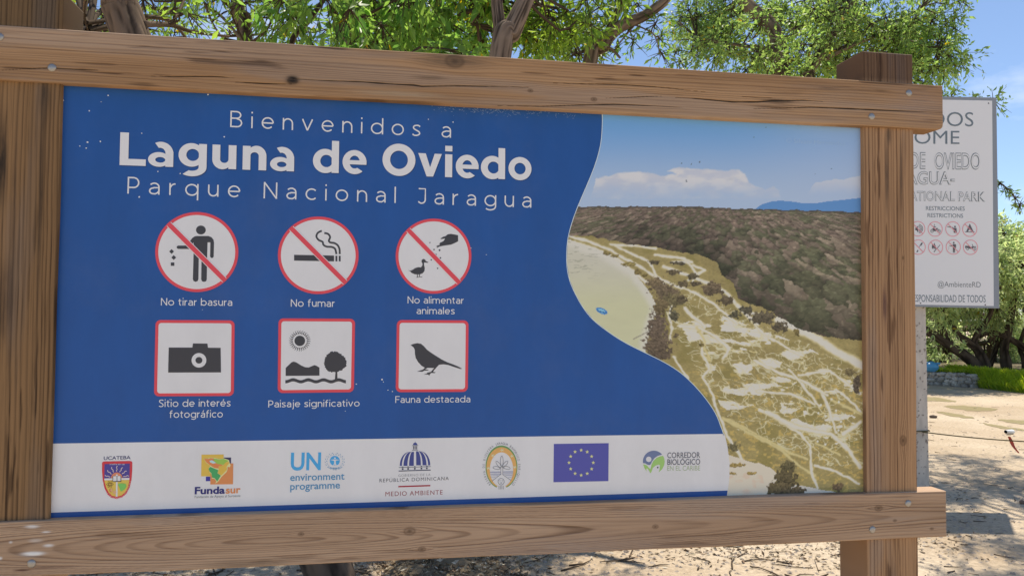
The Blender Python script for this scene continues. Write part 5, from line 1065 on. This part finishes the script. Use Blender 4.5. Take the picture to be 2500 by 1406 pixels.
# stone wall: stacked irregular stones proud of a mortar core
wallo = thing('stone_wall', 'low grey rubble wall holding the grassy bank', 'wall', wl[1])
MORT = mat('mortar', (.30, .28, .25), .95, .1); STONE = mat('rubble_stone', attr=True, rough=.9, spec=.15)
core = [p + np.array([0, .06, 0]) for p in wl]; V = [tuple(p) for p in core] + [tuple(p + np.array([0, .30, 0])) for p in core] + [tuple(p + np.array([0, 0, zw - .03])) for p in core] + [tuple(p + np.array([0, .30, zw - .03])) for p in core]
fc = []
for i in range(3): fc += [(i, i + 1, 8 + i + 1, 8 + i), (8 + i, 8 + i + 1, 12 + i + 1, 12 + i), (12 + i, 12 + i + 1, 4 + i + 1, 4 + i)]
fc += [(0, 8, 12, 4), (3, 7, 15, 11)]
link('core', V, fc, MORT, wallo)
rg = np.random.default_rng(8); SV, SF, SCs = [], [], []; so = 0
L_ = [0]
for a, b in zip(wl[:-1], wl[1:]): L_.append(L_[-1] + np.linalg.norm(b - a))
def along(s):
    i = min(np.searchsorted(L_, s, 'right') - 1, 2); t = (s - L_[i]) / (L_[i + 1] - L_[i]); return wl[i] * (1 - t) + wl[i + 1] * t
z = 0
for row in range(4):
    s = rg.uniform(0, .15); h = rg.uniform(.074, .088)
    while s < L_[-1] - .1:
        wd = rg.uniform(.06, .24); c = along(min(s + wd / 2, L_[-1] - .02)) + np.array([0, .05, z + h / 2 + rg.normal() * .008])
        n1, n2 = 8, 5; k = 0
        for i in range(n2):
            th = math.pi * (i + .5) / n2
            for j in range(n1):
                a = 2 * math.pi * j / n1; r = 1 + rg.normal() * .13
                e = lambda q: math.copysign(abs(q) ** .55, q)
                SV.append(c + np.array([wd * .52 * e(math.cos(a)) * e(math.sin(th)) * r, .07 * e(math.sin(a)) * e(math.sin(th)) * r, h * .54 * e(math.cos(th)) * r]))
        g = rg.uniform(.34, .62); cc = np.array([g, g * .93, g * .82]) * rg.uniform(.85, 1.1); SCs += [cc] * (n1 * n2)
        for i in range(n2 - 1):
            for j in range(n1): SF.append((so + i * n1 + j, so + (i + 1) * n1 + j, so + (i + 1) * n1 + (j + 1) % n1, so + i * n1 + (j + 1) % n1))
        SF.append(tuple(so + j for j in range(n1))); SF.append(tuple(so + (n2 - 1) * n1 + j for j in range(n1))[::-1]); so += n1 * n2
        s += wd + .012
    z += h
link('stonework', np.array(SV), SF, STONE, wallo, col=np.array(SCs))['kind'] = 'stuff'
# grass on the bank and behind the wall
GRASS = mat('grass_blade', attr=True, rough=.5, spec=.3, trans=.45)
def grass(name, spots, h, label, seed):
    rg = np.random.default_rng(seed); n = len(spots); P = np.array(spots); a = rg.uniform(0, 6.28, n); hh = h * rg.uniform(.5, 1.25, n); wd = rg.uniform(.008, .018, n)
    dx = np.stack([np.cos(a), np.sin(a), 0 * a], 1); ln = rg.normal(size=(n, 3)) * .35; ln[:, 2] = 1
    t1 = P + ln * (hh * .55)[:, None]; ln2 = ln + rg.normal(size=(n, 3)) * .35; ln2[:, 2] = .7; t2 = t1 + ln2 * (hh * .5)[:, None]; w_ = dx * wd[:, None]
    v = np.stack([P - w_, P + w_, t1 + w_ * .7, t1 - w_ * .7, t2], 1).reshape(-1, 3); b = np.arange(n)[:, None] * 5
    f = np.concatenate([b + [0, 1, 2], b + [0, 2, 3], b + [3, 2, 4]], 0); q = rg.random((n, 1)); c = np.array([.14, .24, .035]) * (1 - q) + np.array([.30, .36, .06]) * q
    tag(link(name, v, f, GRASS, col=np.repeat(c, 5, 0)), label, 'grass', kind='stuff')
rg = np.random.default_rng(9); sp = []
for _ in range(15000):
    t = rg.random() ** .9; i = rg.integers(0, 3); a = (bank[i] if i else wl[3]) ; b = bank[i + 1]; e = rg.random(); p = a * (1 - e) + b * e; k = t * 1.5
    sp.append((p[0] + .35 * t, p[1] + k, min(zw, zw * t * (1.0)) - .01))
grass('bank_grass', sp, .20, 'bright green grass growing over the bank beside the rubble wall', 1)
sp = []
for _ in range(11000):
    s = L_[-1] * (1 - rg.random() ** 1.8); p = along(s); sp.append((p[0], p[1] + rg.uniform(.5, 3.4), zw - .01))
grass('wall_top_grass', sp, .11, 'strip of green grass behind the top of the rubble wall', 2)

# ------------------------------------------------------------------ small things
# blue rubbish bag on the wall
bc = onG(2276, 908, zw); bc = bc + np.array([0, .05, 0]); bag = thing('rubbish_bag', 'knotted light blue plastic bag sitting on the rubble wall', 'bag', bc + np.array([0, 0, zw - bc[2]]))
n1, n2 = 28, 16; V = []; rr = .19
for i in range(n2 + 1):
    th = math.pi * i / n2
    for j in range(n1):
        a = 2 * math.pi * j / n1; k = 1 + .16 * (fbm(np.array([3 + 2.2 * math.cos(a) + th]), np.array([2.2 * math.sin(a) + th * 1.5]), 5, 4)[0] - .5) * 2
        V.append((bc[0] + rr * 1.05 * math.sin(th) * math.cos(a) * k, bc[1] + .14 * math.sin(th) * math.sin(a) * k, zw + max(0, .125 + .135 * math.cos(th) * k)))
fc = [(i * n1 + j, i * n1 + (j + 1) % n1, (i + 1) * n1 + (j + 1) % n1, (i + 1) * n1 + j)[::-1] for i in range(n2) for j in range(n1)]
BLP = mat('blue_plastic', (.10, .36, .62), .35, .5); link('sack', V, fc, BLP, bag, smooth=True)
kx = bc + np.array([.09, -.05, 0]); a, b, _ = tube([(kx[0], kx[1], zw + .19), (kx[0] + .04, kx[1] - .02, zw + .225), (kx[0] + .09, kx[1] - .04, zw + .20)], [.03, .02, .035], 8); link('knot', a, b, BLP, bag, smooth=True)
# rope with red ribbon
ra = at(2252, 1054, WD - .03); rb = at(2760, 1082, 6.9); rp = [ra * (1 - t) + rb * t + np.array([0, 0, -.035 * 4 * t * (1 - t)]) for t in np.linspace(0, 1, 40)]
a, b, _ = tube(rp, [.0055] * 40, 6); loop = [pcx + rx_ * x + fx_ * y + np.array([0, 0, ra[2] + .004 * k]) for k, (x, y) in enumerate([(-.082, -.007), (.0, -.009), (.082, -.007), (.084, .06), (.082, .127), (-.082, .127), (-.084, .06), (-.082, -.007)])]
mb = MB(); mb.add(a, b); a2, b2_, _ = tube(loop, [.0055] * len(loop), 6); mb.add(a2, b2_)
tag(mb.build('rope', mat('brown_rope', (.14, .12, .06), .9, .1), None, True), 'thin brown rope tied to the post of the white sign', 'rope')
rc = at(2462, 1066.5, 7.07); V = []; rn = 9
for i in range(rn):
    t = i / (rn - 1); wq = .016 * (1 - abs(t - .35)) ; p = rc + rx_ * (.075 * t + .006 * math.sin(t * 7)) + fx_ * (-.01 + .012 * math.sin(t * 5)) + np.array([0, 0, .006 - .145 * t])
    V += [p - rx_ * wq + fx_ * .006, p + rx_ * wq]
q = [(2 * i, 2 * i + 1, 2 * i + 3, 2 * i + 2) for i in range(rn - 1)]
me_ = link('ribbon', V, q, mat('red_plastic', (.50, .07, .04), .5, .4)); so_ = me_.modifiers.new('s', 'SOLIDIFY'); so_.thickness = .001
tag(me_, 'frayed red ribbon hanging from the rope', 'ribbon')
# crushed cup and a loose stone
cc = onG(2463, 1059); mb = MB(); V = []; 
for k, (t, r) in enumerate(((0, .030), (.0, .033), (.09, .042), (.11, .043), (.11, .039), (.02, .029))):
    for j in range(18): a = 2 * math.pi * j / 18; V.append((cc[0] - .05 + t, cc[1] + r * math.cos(a), .032 + r * .75 * math.sin(a)))
mb.add(V, [(k * 18 + j, k * 18 + (j + 1) % 18, (k + 1) * 18 + (j + 1) % 18, (k + 1) * 18 + j) for k in range(5) for j in range(18)] + [tuple(range(18))])
tag(mb.build('paper_cup', mat('white_card', (.75, .76, .74), .6, .3), None, True), 'discarded white cup lying on the sand', 'cup')
def stone(c, rx, ry, rz, seed, col):
    V = []; n1, n2 = 14, 9; rg = np.random.default_rng(seed)
    for i in range(n2 + 1):
        th = math.pi * i / n2
        for j in range(n1):
            a = 2 * math.pi * j / n1; k = .8 + .45 * fbm(np.array([4 + 1.3 * math.cos(a) * math.sin(th) + seed]), np.array([1.3 * math.sin(a) * math.sin(th) + math.cos(th)]), seed, 3)[0]
            V.append((c[0] + rx * math.sin(th) * math.cos(a) * k, c[1] + ry * math.sin(th) * math.sin(a) * k, max(-.01, rz * .7 + rz * math.cos(th) * k)))
    fc = [(i * n1 + j, (i + 1) * n1 + j, (i + 1) * n1 + (j + 1) % n1, i * n1 + (j + 1) % n1) for i in range(n2) for j in range(n1)]
    return link('loose_stone', V, fc, mat('stone', col, .9, .15), None, None, True)
tag(stone(onG(2278, 1020), .06, .045, .03, 3, (.12, .09, .07)), 'dark stone lying on the sand left of the puddles', 'stone')
tag(stone(onG(2496, 1229), .026, .022, .018, 6, (.22, .15, .11)), 'small brown stone at the right edge in the shade', 'stone')
# shallow puddles
def puddle(pts, seed):
    P = smooth_path(pts + [pts[0]], 50)[:-1]
    cy_ = np.mean(P[:, 1]); V = [onG(x + 3 * math.sin(i * .9 + seed), y + .5 * math.sin(i * 1.3), .004) for i, (x, y) in enumerate(P)]
    ar = sum(V[i][0] * V[(i + 1) % len(V)][1] - V[(i + 1) % len(V)][0] * V[i][1] for i in range(len(V)))
    return struct(link('puddle', V, [tuple(range(len(V))) if ar > 0 else tuple(range(len(V)))[::-1]], mat('muddy_water', (.36, .29, .15), .35, .35)))
puddle([(2300, 991), (2340, 989), (2392, 993), (2432, 997), (2428, 1001), (2385, 1003), (2350, 1000)], 1); puddle([(2434, 1023), (2470, 1024), (2520, 1028), (2530, 1036), (2480, 1033), (2450, 1028)], 2); puddle([(2285, 1004), (2320, 1007), (2362, 1015), (2380, 1021), (2340, 1018), (2300, 1010)], 3); puddle([(2392, 1031), (2440, 1038), (2520, 1052), (2440, 1044)], 4); puddle([(2255, 969), (2290, 970), (2335, 980), (2290, 979), (2255, 977)], 5)
# mulch mound at the foot of the forked tree
mc = gp(1088, 1392); V = []; nr, na = 14, 48
for i in range(nr):
    for j in range(na):
        r = .42 * (i + .3) / nr; a = 2 * math.pi * j / na; h = .13 * (1 - (i / (nr - 1)) ** 1.4) * (.7 + .6 * fbm(np.array([r * 14 * math.cos(a) + 9]), np.array([r * 14 * math.sin(a)]), 31, 4)[0]) - .004
        V.append((mc[0] + r * math.cos(a), mc[1] + r * math.sin(a), h))
fc = [(i * na + j, (i + 1) * na + j, (i + 1) * na + (j + 1) % na, i * na + (j + 1) % na) for i in range(nr - 1) for j in range(na)]
struct(link('soil_mound', V, fc, mat('crumbly_soil', (.20, .155, .10), .95, .1), None, None, True))
# leaf litter, chips and pebbles
rg = np.random.default_rng(21); N = 15000
px = rg.uniform(120, 2600, N); py = 1130 + 330 * rg.random(N) ** 1.0
keep = (py > 1215) | (px > 2230); px, py = px[keep], py[keep]
Gp = np.array([onG(x, y) for x, y in zip(px, py)])
den = fbm(Gp[:, 0] * .9, Gp[:, 1] * .9, 77, 3); k = (den + rg.normal(size=len(den)) * .06 > np.where(px < 1350, .38, np.where(px < 2230, .57, .80))); Gp = Gp[k]
near = rg.normal(size=(2600, 2)) * .24; Gm = np.stack([mc[0] + near[:, 0], mc[1] + near[:, 1], .13 * np.clip(1 - np.hypot(near[:, 0], near[:, 1]) / .42, 0, 1) ** .9], 1); Gp = np.concatenate([Gp, Gm])
n = len(Gp); dr = rg.normal(size=(n, 3)); dr[:, 2] *= .22; ln = rg.uniform(.014, .05, n); Gp[:, 2] += .006
q = rg.random((n, 1)); pal = np.array([[.30, .22, .13], [.20, .14, .085], [.42, .34, .22], [.27, .18, .11], [.50, .44, .34]]); cc = pal[rg.integers(0, 5, n)] * rg.uniform(.7, 1.15, (n, 1))
v, f, c = leaves(Gp, dr, ln, ln * rg.uniform(.25, .5, n), cc, rg); v[:, 2] = np.maximum(v[:, 2], .002)
tag(link('leaf_litter', v, f, mat('dry_leaf', attr=True, rough=.8, spec=.2), col=c), 'dry leaves and chips strewn over the ground under the trees', 'leaf litter', kind='stuff')
mb = MB(); 
for i in range(420):
    x, y = rg.uniform(150, 2600), rg.uniform(1180, 1450)
    if i < 60: x, y = rg.uniform(2260, 2560), rg.uniform(985, 1290)
    p = onG(x, y); a = rg.uniform(0, 6.28); l = rg.uniform(.03, .16) * (1 if x < 2200 else .45); m = p + np.array([math.cos(a), math.sin(a), 0]) * l + np.array([rg.normal() * .01, rg.normal() * .01, .004]); e = m + np.array([math.cos(a + rg.normal() * .5), math.sin(a + rg.normal() * .5), 0]) * l * .8
    r = rg.uniform(.002, .006) * (1 if x < 2200 else .7); A, B, _ = tube([p + [0, 0, r], m + [0, 0, r], e + [0, 0, r]], [r, r, r * .5], 5); mb.add(A, B)
tag(mb.build('fallen_twigs', mat('twig', (.11, .08, .055), .9, .1), None, True), 'brittle brown twigs scattered on the ground', 'twigs', kind='stuff')
mb = MB()
for i in range(2600):
    x, y = rg.uniform(2200, 2600) if i % 3 == 0 else rg.uniform(300, 2200), rg.uniform(950, 1450)
    if x < 2200 and y < 1250: y = rg.uniform(1300, 1450)
    p = onG(x, y); r = rg.uniform(.004, .016); V = [p + np.array([sx * r * rg.uniform(.6, 1.2), sy * r * rg.uniform(.6, 1.2), 0]) for sx, sy in ((-1, -1), (1, -1), (1, 1), (-1, 1))] + [p + np.array([rg.normal() * r * .3, rg.normal() * r * .3, r * rg.uniform(.5, 1.1)])]
    mb.add(V, [(0, 1, 4), (1, 2, 4), (2, 3, 4), (3, 0, 4)])
tag(mb.build('gravel', mat('pebble', (.36, .30, .24), .9, .15)), 'small pale pebbles scattered across the sandy ground', 'gravel', kind='stuff')
